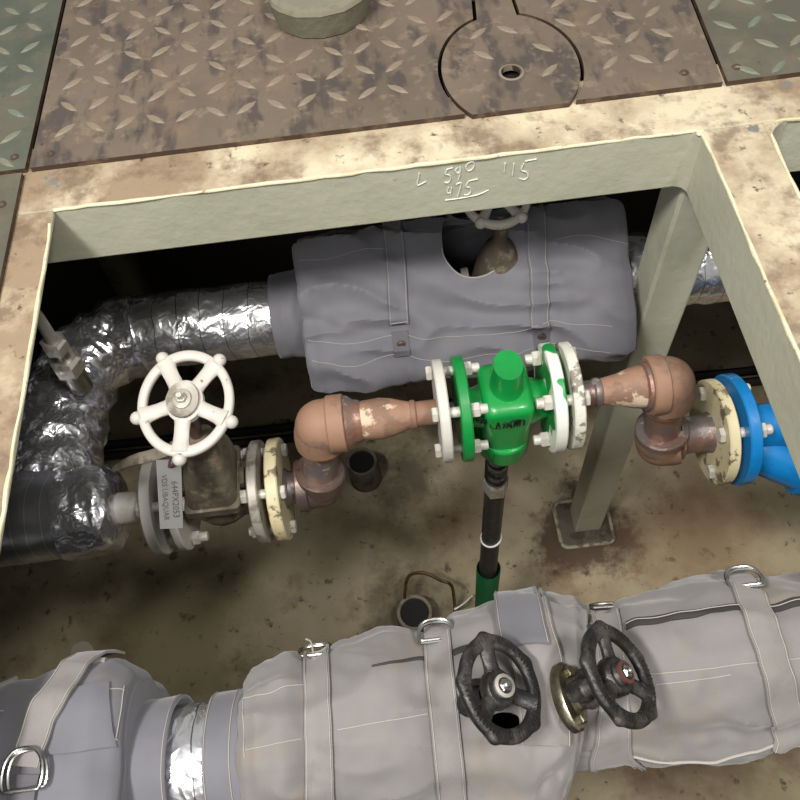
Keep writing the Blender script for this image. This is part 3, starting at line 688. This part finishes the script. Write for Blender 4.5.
# ------------------------------------------------------------------ cloth jackets
class Jacket:
    def __init__(s, cy, cz, rad, x0, x1, th0=0): s.cy, s.cz, s.rad, s.x0, s.x1, s.th0 = cy, cz, rad, x0, x1, th0; s.warp = lambda x, th: 0
    def P(s, x, th, off=0):
        r = s.rad(x, th)+off; a = th+s.th0
        return V((x+s.warp(x, th), s.cy(x)+r*math.sin(a), s.cz+r*math.cos(a)))
    def hit(s, px, py):
        d = ray(px, py); t = .25; last = None
        while t < 2.5:
            p = EYE+d*t; dy, dzz = p.y-s.cy(p.x), p.z-s.cz; th = math.atan2(dy, dzz)-s.th0
            th = (th+PI) % (2*PI)-PI
            g_ = math.hypot(dy, dzz)-s.rad(p.x, th)
            if g_ <= 0: return (p.x, th)
            if last is None or g_ < last[0]: last = (g_, p.x, th)
            t += .0015
        return (last[1], last[2])
    def mesh(s, nx, nt, skip=None, ctr=None):
        mb = MB(); xs = [lerp(s.x0, s.x1, i/nx) for i in range(nx+1)]
        def vert(i, j):
            x, th = xs[i], -PI+2*PI*j/nt
            if skip and ctr:
                f = skip(x, th)
                if .2 < f < 1: x, th = ctr[0]+(x-ctr[0])/f, ctr[1]+(th-ctr[1])/f
            return s.P(x, th)
        mb.grid(vert, nx+1, nt, cv=True, skip=(lambda i, j: all(skip(xs[i+a], -PI+2*PI*(j+b)/nt) < 1 for a in (0, 1) for b in (0, 1))) if skip else None)
        return mb
    def snap(s, p, off):
        th = math.atan2(p.y-s.cy(p.x), p.z-s.cz)-s.th0; th = (th+PI) % (2*PI)-PI
        x = p.x-s.warp(p.x, th); x = p.x-s.warp(x, th)
        return s.P(x, th, off)
    def ribbon(s, path, wd, off, th=.0022, samples=10, hug=True):
        """strap along path [(x, th)], width wd, standing off the surface; wd may vary"""
        pts = smoothpath([(a, b*.1, 0) for a, b in path], samples); m = len(pts)
        mb = MB(); rows = []
        for i in range(m):
            a = s.P(pts[max(i-1, 0)].x, pts[max(i-1, 0)].y*10); b = s.P(pts[min(i+1, m-1)].x, pts[min(i+1, m-1)].y*10)
            c = s.P(pts[i].x, pts[i].y*10); cc = V((c.x, s.cy(c.x), s.cz)); nrm = (c-cc).normalized()
            t = (b-a).normalized(); sd = t.cross(nrm).normalized(); nrm = sd.cross(t).normalized()
            wv = wd(i/(m-1)) if callable(wd) else wd; o_ = off(i/(m-1)) if callable(off) else off
            row = []
            for q in (-1, -.5, 0, .5, 1):
                row.append(s.snap(c+sd*wv/2*q, o_+.0006*(1-q*q)) if hug else c+sd*wv/2*q+nrm*o_)
            rows.append((row, nrm))
        def P(i, j):
            row, nr = rows[i]
            return row[j] if j < 5 else row[9-j]-nr*th
        mb.grid(P, m, 10, cv=True)
        mb.f.append(tuple(range(10))); mb.m.append(0); mb.f.append(tuple((m-1)*10+j for j in range(10))[::-1]); mb.m.append(0)
        return mb
    def line(s, path, r=.00042, off=.0006, samples=10):
        pts = smoothpath([(a, b*.1, 0) for a, b in path], samples)
        return MB().tube([s.P(p.x, p.y*10, off) for p in pts], r, 6)
def edges(J, path, wd, off, parent, samples=10):
    """stitch rows along both edges of a strap"""
    pts = smoothpath([(a, b*.1, 0) for a, b in path], samples)
    for sg in (-1, 1):
        mb = MB(); q = []
        for i in range(len(pts)):
            a = J.P(pts[max(i-1, 0)].x, pts[max(i-1, 0)].y*10); b = J.P(pts[min(i+1, len(pts)-1)].x, pts[min(i+1, len(pts)-1)].y*10)
            c = J.P(pts[i].x, pts[i].y*10); nr = (c-V((c.x, J.cy(c.x), J.cz))).normalized(); t = (b-a).normalized(); sd = t.cross(nr).normalized(); nr = sd.cross(t)
            q.append(J.snap(c+sd*sg*(wd/2-.0016), (off(i/(len(pts)-1)) if callable(off) else off)+.0008))
        mb.tube(q, .0004, 6); obj('stitching', mb, 'thread', parent)
def dring(parent, c, nrm, ax, w_, h_, r=.0016, m='steel', name='d_ring'):
    nrm = V(nrm).normalized(); ax = V(ax); ax = (ax-nrm*ax.dot(nrm)).normalized(); b = nrm.cross(ax); c = V(c)
    pts = []
    for i in range(28):
        a = 2*PI*i/28; x = math.cos(a); y = math.sin(a); x = math.copysign(abs(x)**.7, x); y = max(y, -.55)
        pts.append(c+ax*w_*x+b*h_*y)
    return obj(name, MB().tube(pts, r, 8, closed=True), m, parent)
def fold(x, th, seed, sc=(14, 2.2), amp=1):
    return amp*(noise.noise(V((x*sc[0]+seed, th*sc[1], seed)))+.5*noise.noise(V((x*sc[0]*2.3, th*sc[1]*2.1+seed, 3))))
def gauss(x, c, w_): return math.exp(-((x-c)/w_)**2)

# ---- upper jacket, boxy, one flat side towards the camera
cdir = math.atan2(-YU, .6-ZU)
def upr(x, th):
    n_ = 5.5; a, b = .101, .110
    c, s_ = abs(math.cos(th)), abs(math.sin(th))
    r = 1/((c/a)**n_+(s_/b)**n_)**(1/n_)
    e = min((x+.127)/.014, (.326-x)/.014, 1); e = max(e, 0)
    r *= lerp(.93, 1, math.sqrt(e))
    r += .006*fold(x, th, 4, (14, 1.6))+.011*(.5-abs(noise.noise(V((x*9+th*2, th*1.8-x*5, 7)))*2.2))
    for xs in (.012, .212): r -= .006*gauss(x, xs, .012)
    r += .006*gauss(x, -.05, .04)*gauss(th, -.9, .3)-.008*gauss(x, -.095, .018)*gauss(th, -.3, .5)
    return r
J1 = Jacket(lambda x: YU-.006, ZU, upr, -.127, .326, cdir)
uj = thing('insulation_jacket', (.09, YU, ZU-.1), 'blue-grey cloth valve jacket with two straps hanging under the beam', 'jacket')
# opening for the valve
hx0, ht0 = J1.hit(474, 243)
def inhole(x, th):
    return math.hypot((x-hx0)/.042, (th-ht0)/(.36 if th < ht0 else .62))
mb = J1.mesh(200, 190, inhole, (hx0, ht0))
obj('jacket_cover', mb, 'cloth', uj, solid=.003)
# end panels
def endcap(J, x, parent, m, inner):
    mb = MB(); mb.grid(lambda i, j: V((x, 0, 0)).lerp(V((x, 0, 0)), 0)+V((0, J.cy(x), J.cz))+(J.P(x, -PI+2*PI*j/60)-V((x, J.cy(x), J.cz)))*lerp(inner, 1, i/3), 4, 60, cv=True)
    obj('end_panel', mb, m, parent)
endcap(J1, -.1265, uj, 'cloth', .5); endcap(J1, .3255, uj, 'cloth', .5)
mb = MB().grid(lambda i, j: V((-.174+.052*i/14, YU, ZU))+V((0, math.cos(2*PI*j/48), math.sin(2*PI*j/48)))*(.062+.0022*noise.noise(V((i*.3, j*.25, 1)))+.006*(i/14)**2), 15, 48, cv=True)
obj('jacket_cuff', mb, 'cloth', uj, solid=.003)
def px_path(J, pts): return [J.hit(*p) for p in pts]
for pts in ([(308, 340), (330, 342), (365, 341), (392, 335), (415, 337), (470, 335), (520, 331), (545, 322), (580, 324), (612, 326)],
            [(312, 360), (335, 364), (365, 363), (393, 354), (418, 358), (470, 357), (520, 352), (545, 344), (580, 348), (610, 352)],
            [(300, 262), (345, 255), (388, 250)], [(555, 240), (590, 236), (628, 245)]):
    obj('stitching', J1.line(px_path(J1, pts)), 'thread', uj)
obj('stitching', MB().tube([J1.P(hx0+.0435*math.cos(a), ht0-.375*math.sin(a), .0006) for a in [PI*i/30 for i in range(31)]], .0008, 6), 'thread', uj)
for pts, tabp in (([(392, 222), (395, 250), (397, 280), (398, 305), (399, 323)], (401, 343)), ([(534, 205), (537, 240), (539, 270), (540, 300), (540, 326)], (541, 335))):
    path = px_path(J1, pts); path = [(path[0][0]+.01, path[0][1]+.6)]+path
    s_ = obj('strap', J1.ribbon(path, .026, .0042), 'cloth', uj); edges(J1, path, .026, .0042, s_)
    ax_, ath = path[-1]
    obj('stitching', MB().tube([J1.P(ax_-.0115, ath+.02, .0052), J1.P(ax_+.0115, ath+.02, .0052)], .0006, 6), 'thread', s_)
    tx, tth = J1.hit(*tabp)
    t_ = obj('strap_tab', J1.ribbon([(tx, tth+.14), (tx, tth), (tx, tth-.12)], .022, .0032), 'strap_dark', uj)
    nr = (J1.P(tx, tth)-V((tx, YU, ZU))).normalized()
    obj('stud', MB().lathe(J1.P(tx, tth, .003), nr, [(0, .006), (.002, .006), (.003, .0035), (.0025, .002)], 16), 'dark_steel', t_)

# ---- valve under the upper jacket
bv = thing('gate_valve', (.143, YU, ZU), 'rusty valve inside the jacket opening with pale handwheel half under the beam', 'valve')
mb = MB().lathe((.150, YU-.02, ZU-.02), (-.0, -.02, 1), [(0, .04), (.06, .038), (.09, .034), (.11, .03), (.14, .02), (.155, .009), (.19, .008)], 28)
obj('bonnet', mb, 'cast_body', bv)
mb = MB().lathe((.104, YU-.035, ZU+.02), (1, 0, .1), [(0, .052), (.010, .052)], 32).lathe((.06, YU-.02, ZU-.0), (1, 0, 0), [(0, .045), (.06, .045)], 24); obj('flange', mb, 'grey_flange', bv)
wheel(bv, (.146, .748, -.160), (0, -.05, 1), (1, .02, 0), .052, .0055, 5, .015, 'wheel_white', k=(.80, 1), lug=.0075, ph=-PI/2+.63, spoke=.006)

# ------------------------------------------------------------------ lower line
CY = lambda x: .118+.012*max(-1, min(1, x/.4))
CZ = -.15
topR = [(-.45, .074), (-.392, .080), (-.355, .087), (-.316, .092), (-.282, .089), (-.263, .082), (-.255, .078)]
lpipe = thing('insulated_pipe', (-.2, .112, CZ), 'short silver foil pipe section between the two lower grey jackets', 'pipe')
obj('foil_wrap', foil_tube([(-.27, CY(-.27), CZ), (-.23, CY(-.23), CZ), (-.19, CY(-.19), CZ), (-.15, CY(-.15), CZ)], .050, amp=.0015, seed=21), 'foil', lpipe)
# left jacket
def r_left(x, th):
    base = interp(topR, x)
    n_ = 3.2; c, s_ = abs(math.cos(th)), abs(math.sin(th))
    r = base*1.0/((c*1.02)**n_+(s_*.98)**n_)**(1/n_)
    if th < -.4: r *= lerp(1, .95, min(1, (-.4-th)))
    e = max(0, min(1, (-.255-x)/.012)); r *= lerp(.9, 1, math.sqrt(e))
    r += .003*fold(x, th, 9, (12, 1.5))+.003*(.5-abs(noise.noise(V((x*13+th*2, th*1.6-x*7, 5)))*2.2))
    r -= .004*gauss(x, -.345, .02)
    return r
J2 = Jacket(CY, CZ, r_left, -.62, -.255)
lj = thing('insulation_jacket', (-.35, .11, CZ-.09), 'grey cloth pipe jacket with ring buckle strap at the lower left', 'jacket')
obj('jacket_cover', J2.mesh(110, 110), 'cloth', lj, solid=.003)
endcap(J2, -.2555, lj, 'cloth', .55)
def r_cuff(x, th): return .0575+.002*fold(x, th, 5, (20, 1.4))+.010*max(0, (-.262+.03-x))/.03-.002*gauss(x, -.228, .004)
J2c = Jacket(CY, CZ, lambda x, th: .0585+.0015*fold(x, th, 5, (20, 1.4))+.07*max(0, -.245-x), -.262, -.2265)
obj('jacket_cuff', J2c.mesh(16, 72), 'cloth', lj, solid=.003)
obj('stitching', J2c.line([(-.2285, -1.3+.2*i) for i in range(14)]), 'thread', lj)
for pts in ([(0, 712), (40, 704), (80, 697), (125, 691)], [(0, 750), (50, 746), (85, 742), (118, 740)], [(125, 688), (122, 712), (116, 742)]):
    obj('stitching', J2.line(px_path(J2, pts)), 'thread', lj)
obj('flap_edge', J2.ribbon(px_path(J2, [(0, 757), (40, 753), (80, 749), (117, 746)]), .003, .0008, .001), 'zip_black', lj)
fl = px_path(J2, [(0, 728), (40, 724), (80, 720), (112, 716)])
obj('flap', J2.ribbon(fl, .050, .0022, .002), 'cloth', lj)
path = px_path(J2, [(86, 664), (70, 680), (55, 700), (43, 722), (35, 745), (29, 768)])
s_ = obj('strap', J2.ribbon([(path[0][0]+.01, path[0][1]+.35)]+path, .026, .007), 'cloth_strap', lj); edges(J2, path, .026, .007, s_)
path2 = px_path(J2, [(28, 775), (24, 790), (20, 810), (14, 840)])
obj('strap', J2.ribbon(path2, .024, .004), 'strap_dark', lj)
bx_, bth = J2.hit(29, 776)
pb = J2.P(bx_, bth, .011); nr = (J2.P(bx_, bth)-V((bx_, CY(bx_), CZ))).normalized()
dring(lj, pb, nr, (1, 0, 0), .0155, .019, .0017); dring(lj, pb+V((.003, 0, -.002)), nr+V((.1, 0, 0)), (1, .1, 0), .0145, .018, .0017)
mb = MB().tube(smoothpath([at(78, 668, z=-.10), at(88, 664, z=-.09), at(98, 661, z=-.09), at(106, 661, z=-.09)], 4), .003, 8); obj('tie_cord', mb, 'cloth_strap', lj)
mb = MB().tube(smoothpath([at(-20, 692, z=-.1), at(0, 686, z=-.1), at(10, 682, z=-.1), at(17, 679, z=-.1)], 4), .003, 8); obj('tie_cord', mb, 'cloth_strap', lj)
# middle + right jacket tables: (x, radius on the far side)
tm = [(-.168, .064), (-.160, .070), (-.148, .075), (-.129, .079), (-.107, .073), (-.08, .082), (-.038, .087), (-.003, .080), (.026, .090), (.06, .097), (.10, .097), (.122, .090), (.132, .080)]
tr = [(.118, .066), (.130, .076), (.153, .075), (.17, .083), (.206, .087), (.243, .092), (.282, .086), (.33, .082), (.42, .083), (.6, .083)]
def r_mid(x, th):
    r = interp(tm, x)
    k = lerp(1, .84, max(0, min(1, (.25-th)/1.2))) if x > -.1 else lerp(1, .93, max(0, min(1, (.25-th)/1.2)))
    r *= k
    e = max(0, min(1, (x+.168)/.01)); r *= lerp(.92, 1, math.sqrt(e))
    r += .0034*fold(x, th, 2, (10, 1.4))+.0022*fold(x, th, 7, (32, 2.2))+.004*(.5-abs(noise.noise(V((x*14+th*2, th*1.6-x*7, 2)))*2.2))
    for q in (-.107, -.0018): r -= .0035*gauss(x, q, .010)-.001
    r -= .007*gauss(th, -.75+(x-.09)*6, .12)*gauss(x, .09, .022)
    r += .004*gauss(x, .09, .02)*gauss(th, -.6, .4)
    return r
J3 = Jacket(CY, CZ, r_mid, -.168, .134)
tilt = lambda th: max(-.4, min(1.4, (.95-th)/1.5))
J3.warp = lambda x, th: -.030*max(0, (x-.06)/.074)*tilt(th)
mj = thing('insulation_jacket', (0, .118, CZ-.1), 'pale grey cloth valve jacket in the middle of the lower pipe with wide fold-over strap', 'jacket')
hx1, ht1 = J3.hit(503, 728)
def hole3(x, th): return math.hypot((x-hx1)/.016, (th-ht1)/.13)
obj('jacket_cover', J3.mesh(220, 200, hole3, (hx1, ht1)), 'cloth_light', mj, solid=.003)
endcap(J3, -.1675, mj, 'cloth_light', .6); endcap(J3, .1335, mj, 'cloth_light', .6)
J3c = Jacket(CY, CZ, lambda x, th: .0565+.0015*fold(x, th, 15, (20, 1.4))+.10*max(0, x+.178), -.197, -.160)
obj('jacket_cuff', J3c.mesh(16, 72), 'cloth', mj, solid=.003)
obj('stitching', J3c.line([(-.1955, -1.3+.2*i) for i in range(14)]), 'thread', mj); obj('stitching', J3c.line([(-.1745+.000*i, -1.3+.2*i) for i in range(14)]), 'thread', mj)
for pts in ([(243, 700), (258, 696), (275, 692), (304, 686)], [(246, 750), (270, 745), (302, 739)], [(337, 730), (370, 724), (400, 719), (428, 714)], [(243, 702), (244, 725), (245, 758)], [(500, 592), (520, 589), (538, 590)]):
    obj('stitching', J3.line(px_path(J3, pts)), 'thread', mj)
obj('slit', J3.ribbon(px_path(J3, [(372, 667), (395, 663), (415, 660), (432, 661)]), lambda f: .0015+.003*f, .0008, .001), 'zip_black', mj)
obj('zip', J3.ribbon(px_path(J3, [(453, 654), (468, 649), (486, 642)]), .006, .0012, .001), 'zip_black', mj)
def strap(J, pts, wd, off, parent, m, back=.8, front=.0, name='strap', st=True, fx=0):
    path = px_path(J, pts); path = ([(path[0][0], path[0][1]+back)] if back else [])+path+([(path[-1][0]+fx, path[-1][1]-front)] if front else [])
    o_ = obj(name, J.ribbon(path, wd, off), m, parent)
    if st: edges(J, path, wd, off, o_)
    return o_
strap(J3, [(317, 662), (318, 690), (319, 730), (320, 770), (321, 800)], .0225, .0035, mj, 'cloth_strap', front=.8, back=.1)
strap(J3, [(438, 650), (440, 680), (444, 715), (448, 755), (452, 800)], .0225, .0035, mj, 'cloth_strap', front=.8, back=.1)
def ringtop(J, parent, px, py, wloop=.020):
    x, th = J.hit(px, py); p = J.P(x, th-.02, .0058); nr = (J.P(x, th)-V((x, CY(x), CZ))).normalized(); nr = (nr+V((0, -.5, .2))).normalized()
    tang = V((0, nr.z, -nr.y))
    l_ = obj('strap_loop', J.ribbon([(x, th+.55), (x, th+.35), (x, th+.18), (x, th+.0)], wloop, .0060, .004, hug=False), 'cloth_strap', parent)
    dring(parent, p+tang*.004, nr, (1, 0, 0), .0145, .012, .0016)
    dring(parent, p+tang*.001+nr*.001, nr+V((0, .1, 0)), (1, 0, 0), .0150, .012, .0014)
ringtop(J3, mj, 316, 659); ringtop(J3, mj, 437, 642)
obj('loose_thread', MB().tube(smoothpath([at(313, 652, z=-.07), at(311, 642, z=-.06), at(306, 639, z=-.055)], 5), .0008, 6), 'thread', mj)
# wide fold-over strap
strap(J3, [(516, 594), (528, 620), (542, 655), (551, 690), (556, 720), (557, 742)], .040, .0045, mj, 'cloth_strap', back=.5, name='fold_over_strap')
strap(J3, [(512, 592), (521, 620), (529, 648)], .038, .0075, mj, 'cloth', back=.5, name='strap_pad')
# right jacket
def r_right(x, th):
    r = interp(tr, x)
    k = lerp(1, .66, max(0, min(1, (.35-th)/1.25))); r *= k
    e = max(0, min(1, (x-.118)/.02)); r *= lerp(.9, 1, math.sqrt(e))
    r += .0034*fold(x, th, 12, (11, 1.4))+.0022*fold(x, th, 17, (30, 2.2))+.004*(.5-abs(noise.noise(V((x*13+th*2, th*1.6-x*7, 9)))*2.2))
    for q in (.155, .283): r -= .003*gauss(x, q, .010)
    r -= .006*gauss(x, .222, .012)*gauss(th, -.8, .25)
    r += .004*gauss(th, -1.15, .12)
    return r
J4 = Jacket(CY, CZ, r_right, .118, .60)
J4.warp = lambda x, th: -.030*max(0, 1-max(0, x-.118)/.05)*tilt(th)
rj = thing('insulation_jacket', (.3, .12, CZ-.09), 'pale grey cloth pipe jacket with dark zip at the lower right', 'jacket')
obj('jacket_cover', J4.mesh(200, 130), 'cloth_light', rj, solid=.003)
endcap(J4, .1185, rj, 'cloth_light', .6)
obj('zip', J4.ribbon(px_path(J4, [(627, 627), (660, 620), (700, 613), (745, 608), (800, 603), (840, 600)]), .008, .0014, .0014), 'zip_black', rj)
obj('stitching', J4.line(px_path(J4, [(627, 627), (660, 620), (700, 613), (745, 608), (800, 603), (840, 600)]), off=.0034), 'thread', rj)
obj('flap_edge', J4.ribbon(px_path(J4, [(598, 628), (585, 627), (570, 629)]), .007, .0014, .0014), 'zip_black', rj)
obj('flap_edge', J4.ribbon(px_path(J4, [(569, 627), (573, 645), (576, 662)]), .007, .0014, .0014), 'zip_black', rj)
for pts in ([(650, 675), (690, 671), (730, 666), (762, 663)], [(780, 660), (799, 659), (830, 655)], [(655, 685), (690, 681), (730, 675)]):
    obj('stitching', J4.line(px_path(J4, pts)), 'thread', rj)
obj('stitching', J4.line([(.15+.03*i, -1.14-.05*math.sin(i*1.3)) for i in range(12)], r=.0012), 'thread', rj)
strap(J4, [(607, 622), (616, 650), (626, 690), (634, 730), (639, 762), (641, 776)], .0225, .0038, rj, 'cloth_strap', back=.1)
strap(J4, [(748, 592), (757, 612), (770, 650), (781, 695), (787, 730), (789, 762)], .0265, .0038, rj, 'cloth_strap', back=.1)
ringtop(J4, rj, 605, 612); ringtop(J4, rj, 745, 588)

# ------------------------------------------------------------------ black-wheel valves
def small_valve(wcx, N, e1, label, R, ph, brass, k=(1, 1), L=.04):
    v_ = thing('globe_valve', V(wcx)-V((.04, 0, .05)), label, 'valve')
    N = V(N).normalized(); c = V(wcx)
    w_, W_ = wheel(v_, c, N, e1, R, .0056, 3, .0145, 'black_iron', lug=.0062, ph=ph, spoke=.0062, flat=.7, waves=True, lugs=False, k=k, hub_off=-.003)
    # raised ridges round the rim, as the cast lettering reads
    mb = MB()
    for i in range(64):
        a = 2*PI*i/64
        if i % 9 == 8: continue
        mb.tube([W_(a, R-.0028+.0012*rnd.random(), .0040), W_(a+rnd.uniform(-.02, .02), R+.0028, .0040)], .0006, 5)
    obj('rim_lettering', mb, 'black_iron', w_)
    mb = MB().lathe(c+N*.005, N, [(0, .0085), (.002, .0085), (.0025, .006), (.001, .0055)], 20)
    obj('washer', mb, 'red_washer' if brass else 'zinc', w_)
    mb = MB().lathe(c+N*.005, N, [(0, .0052), (.003, .0052), (.004, .0042)], 6).lathe(c+N*.008, N, [(0, .0028), (.003, .0028), (.004, .002)], 10)
    obj('stem_nut', mb, 'steel', v_)
    mb = MB().tube([c+N*.004, c-N*.03, c-N*.055], [.004, .004, .006], 12); obj('stem', mb, 'steel', v_)
    mb = MB().lathe(c-N*.048, N, [(0, .0095), (.018, .0095), (.020, .008), (.030, .0075)], 20)
    for sg in (-1, 1):
        e2 = N.cross(V(e1)).normalized()
        mb.tube([c-N*.046+e2*.006*sg, c-N*.03+e2*.012*sg, c-N*.012+e2*.007*sg], .0035, 8)
    obj('yoke', mb, 'black_iron', v_)
    return v_, c, N
small_valve(at(500, 688, z=-.018), (.50, .03, .86), (1, .1, 0), 'black handwheel valve with white nut rising from the middle grey jacket',   .0338, PI/2+.12, False, (.86, 1))
v2, c2, N2 = small_valve(at(619, 675, z=-.015), (.70, .10, .72), (1, .1, 0), 'black handwheel valve with brass bonnet and reddish washer at the right jacket', .0325, PI/2+.1, True)
e1_ = V((0, 1, 0)); e1_ = (e1_-N2*e1_.dot(N2)).normalized()
mb = MB().lathe(c2-N2*.054, N2, [(0, .024), (.002, .026), (.008, .026), (.010, .024), (.011, .014), (.016, .012)], 30, e1=e1_, k=(1.0, .55))
for sg in (-1, 1): mb.lathe(c2-N2*.048+e1_*.017*sg, N2, [(0, .005), (.008, .005), (.009, .004)], 6)
obj('bonnet_flange', mb, 'brass', v2)

# ------------------------------------------------------------------ instrument tube with fitting at the left
it = thing('compression_fitting', at(62, 368, y=.62), 'thin instrument tube with steel compression nuts above the foil elbow', 'fitting')
q = [at(-12, 296, y=.62), at(10, 300, y=.62), at(31, 310, y=.62), at(43, 325, y=.62), at(54, 344, y=.62)]
obj('tube', MB().tube(smoothpath(q, 6), .0075, 14), 'grey_flange', it)
a = at(52, 340, y=.62); b = at(88, 396, y=.63); d = (b-a).normalized()
obj('nut', MB().lathe(a, d, [(0, .013), (.003, .0165), (.019, .0165), (.022, .013)], 6), 'zinc', it, angle=20)
obj('nipple', MB().lathe(a+d*.018, d, [(0, .0095), (.028, .0105)], 20), 'steel', it)
obj('nut', MB().lathe(a+d*.042, d, [(0, .016), (.004, .021), (.026, .021), (.030, .017)], 6), 'zinc', it, angle=20)
obj('nipple', MB().lathe(a+d*.068, d, [(0, .0155), (.05, .0155)], 20), 'steel', it)

# ------------------------------------------------------------------ pit floor bits
def socket(px, py, r, h, lean, label, m='dirty_grey'):
    base = at(px, py, z=FZ); d = V(lean).normalized()
    mb = MB().lathe(base+V((0, 0, .0)), d, [(0, r*1.05), (h-.004, r), (h, r*.97), (h-.001, r*.8), (h-.03, r*.78)], 30)
    o_ = thing('pipe_socket', base, label, 'pipe end')
    obj('pipe_wall', mb, m, o_)
    obj('bore', MB().lathe(base+d*(h-.012), d, [(0, r*.79), (.001, r*.79)], 24), 'hole_shade_black', o_)  # black disc in place of the shade down the bore
    return o_
socket(416, 620, .038, .07, (0, -.05, 1), 'open dark pipe stub on the pit floor beside the bent wire')
socket(366, 478, .036, .10, (0, -.05, 1), 'small grey open pipe stub on the floor behind the left elbows', 'dirty_grey')
q = [at(405, 612, z=FZ+.02), at(405, 592, z=FZ+.09), at(409, 576, z=FZ+.13), at(424, 573, z=FZ+.14), at(440, 580, z=FZ+.13), at(451, 585, z=FZ+.12), at(454, 598, z=FZ+.07), at(455, 611, z=FZ+.01)]
tag(obj('bent_wire', MB().tube(smoothpath(q, 6), .0035, 8), 'copper_wire'), 'bent brown wire handle standing over the dark pipe stub', 'wire')
mb = MB(); q = [at(455, 609, z=FZ+.03), at(463, 604, z=FZ+.05), at(472, 596, z=FZ+.1)]
pts = smoothpath(q, 8)
for p in pts: mb.sphere(p, .003, 8)
tag(obj('bead_chain', mb, 'zinc'), 'small bead chain from the bent wire to the green sleeve', 'chain')
for yy, zz, l in ((.985, FZ+.014, 'black cable along the pit floor, the nearer of two'), (1.015, FZ+.018, 'black cable along the pit floor, the farther of two')):
    pts = smoothpath([(x, yy+.008*math.sin(x*5+zz*50), zz) for x in (-1.4, -1, -.6, -.3, 0, .3, .6, .9, 1.4)], 5)
    tag(obj('cable', MB().tube(pts, .011, 10), 'cable_black'), l, 'cable')
# dim pipes under the deck
tag(obj('vertical_pipe', MB().tube([(-.55, 1.16, FZ), (-.55, 1.16, -.1)], .035, 20), 'dark_pipe'), 'dim vertical pipe under the deck behind the foil pipe', 'pipe')
mb = MB().tube(smoothpath([at(82, 700, z=-.32), at(82, 680, z=-.29), at(82, 660, z=-.25), at(82, 652, z=-.22)], 4), .011, 14)
tag(obj('pipe_branch', mb, 'dirty_grey'), 'small blunt pipe end behind the lower left grey jacket', 'pipe end')

# ------------------------------------------------------------------ work boot
bt = thing('work_boot', (-.045, .98, .0075), 'dusty grey work boot with thick rubber sole on the rust-brown plate', 'boot')
bc = V((-.043, .864, .0075))      # tip of the toe; the boot points to the viewer
prof = [(0, 0), (.006, .024), (.018, .040), (.035, .049), (.06, .054), (.09, .054), (.12, .050), (.16, .043), (.20, .040), (.24, .041), (.27, .037), (.285, .026), (.292, 0)]
def bw(t): return 1.1*interp(prof, t)
def shell(z0, z1, grow0, grow1, nz, top=None):
    loops = []
    for k_ in range(nz+1):
        f = k_/nz; z = lerp(z0, z1, f); gr = lerp(grow0, grow1, f); lp_ = []
        for i in range(48):
            a = 2*PI*i/48; t = .146-.146*math.cos(a); w_ = bw(t)
            sgn = 1 if a < PI else -1
            y = .146+(t-.146)*(1+gr/.146); lp_.append(bc+V((sgn*max(0, w_+gr*(1 if w_ > .001 else 0)), y, z)))
        loops.append(lp_)
    return loops
mb = MB(); loft(mb, shell(0, .029, 0, .003, 3)); obj('sole', mb, 'boot_sole', bt, angle=60)
mb = MB(); loft(mb, shell(.0292, .034, .0035, .002, 2)); obj('welt', mb, 'boot_welt', bt, angle=60)
mb = MB(); loops = []
for k_, (f, h) in enumerate([(i/14, 0) for i in range(15)]):
    lp_ = []
    for i in range(48):
        a = 2*PI*i/48; t = .146-.146*math.cos(a); w_ = bw(t); sgn = 1 if a < PI else -1
        # toe box low, instep rises, shaft
        ys, yc = math.cos(a), 0
        z = .033+.17*f; sh = max(0, min(1, (z-.033)/.06))
        ctr = lerp(.146, .205, sh**.8); half = lerp(.141, .062, sh**.75)
        lp_.append(bc+V((sgn*w_*lerp(.95, .92, f)*(1 if sh < 1 else 1)*lerp(1, .95, sh), ctr-half*math.cos(a), z)))
    loops.append(lp_)
loft(mb, loops); obj('upper', mb, 'boot_upper', bt, angle=70)
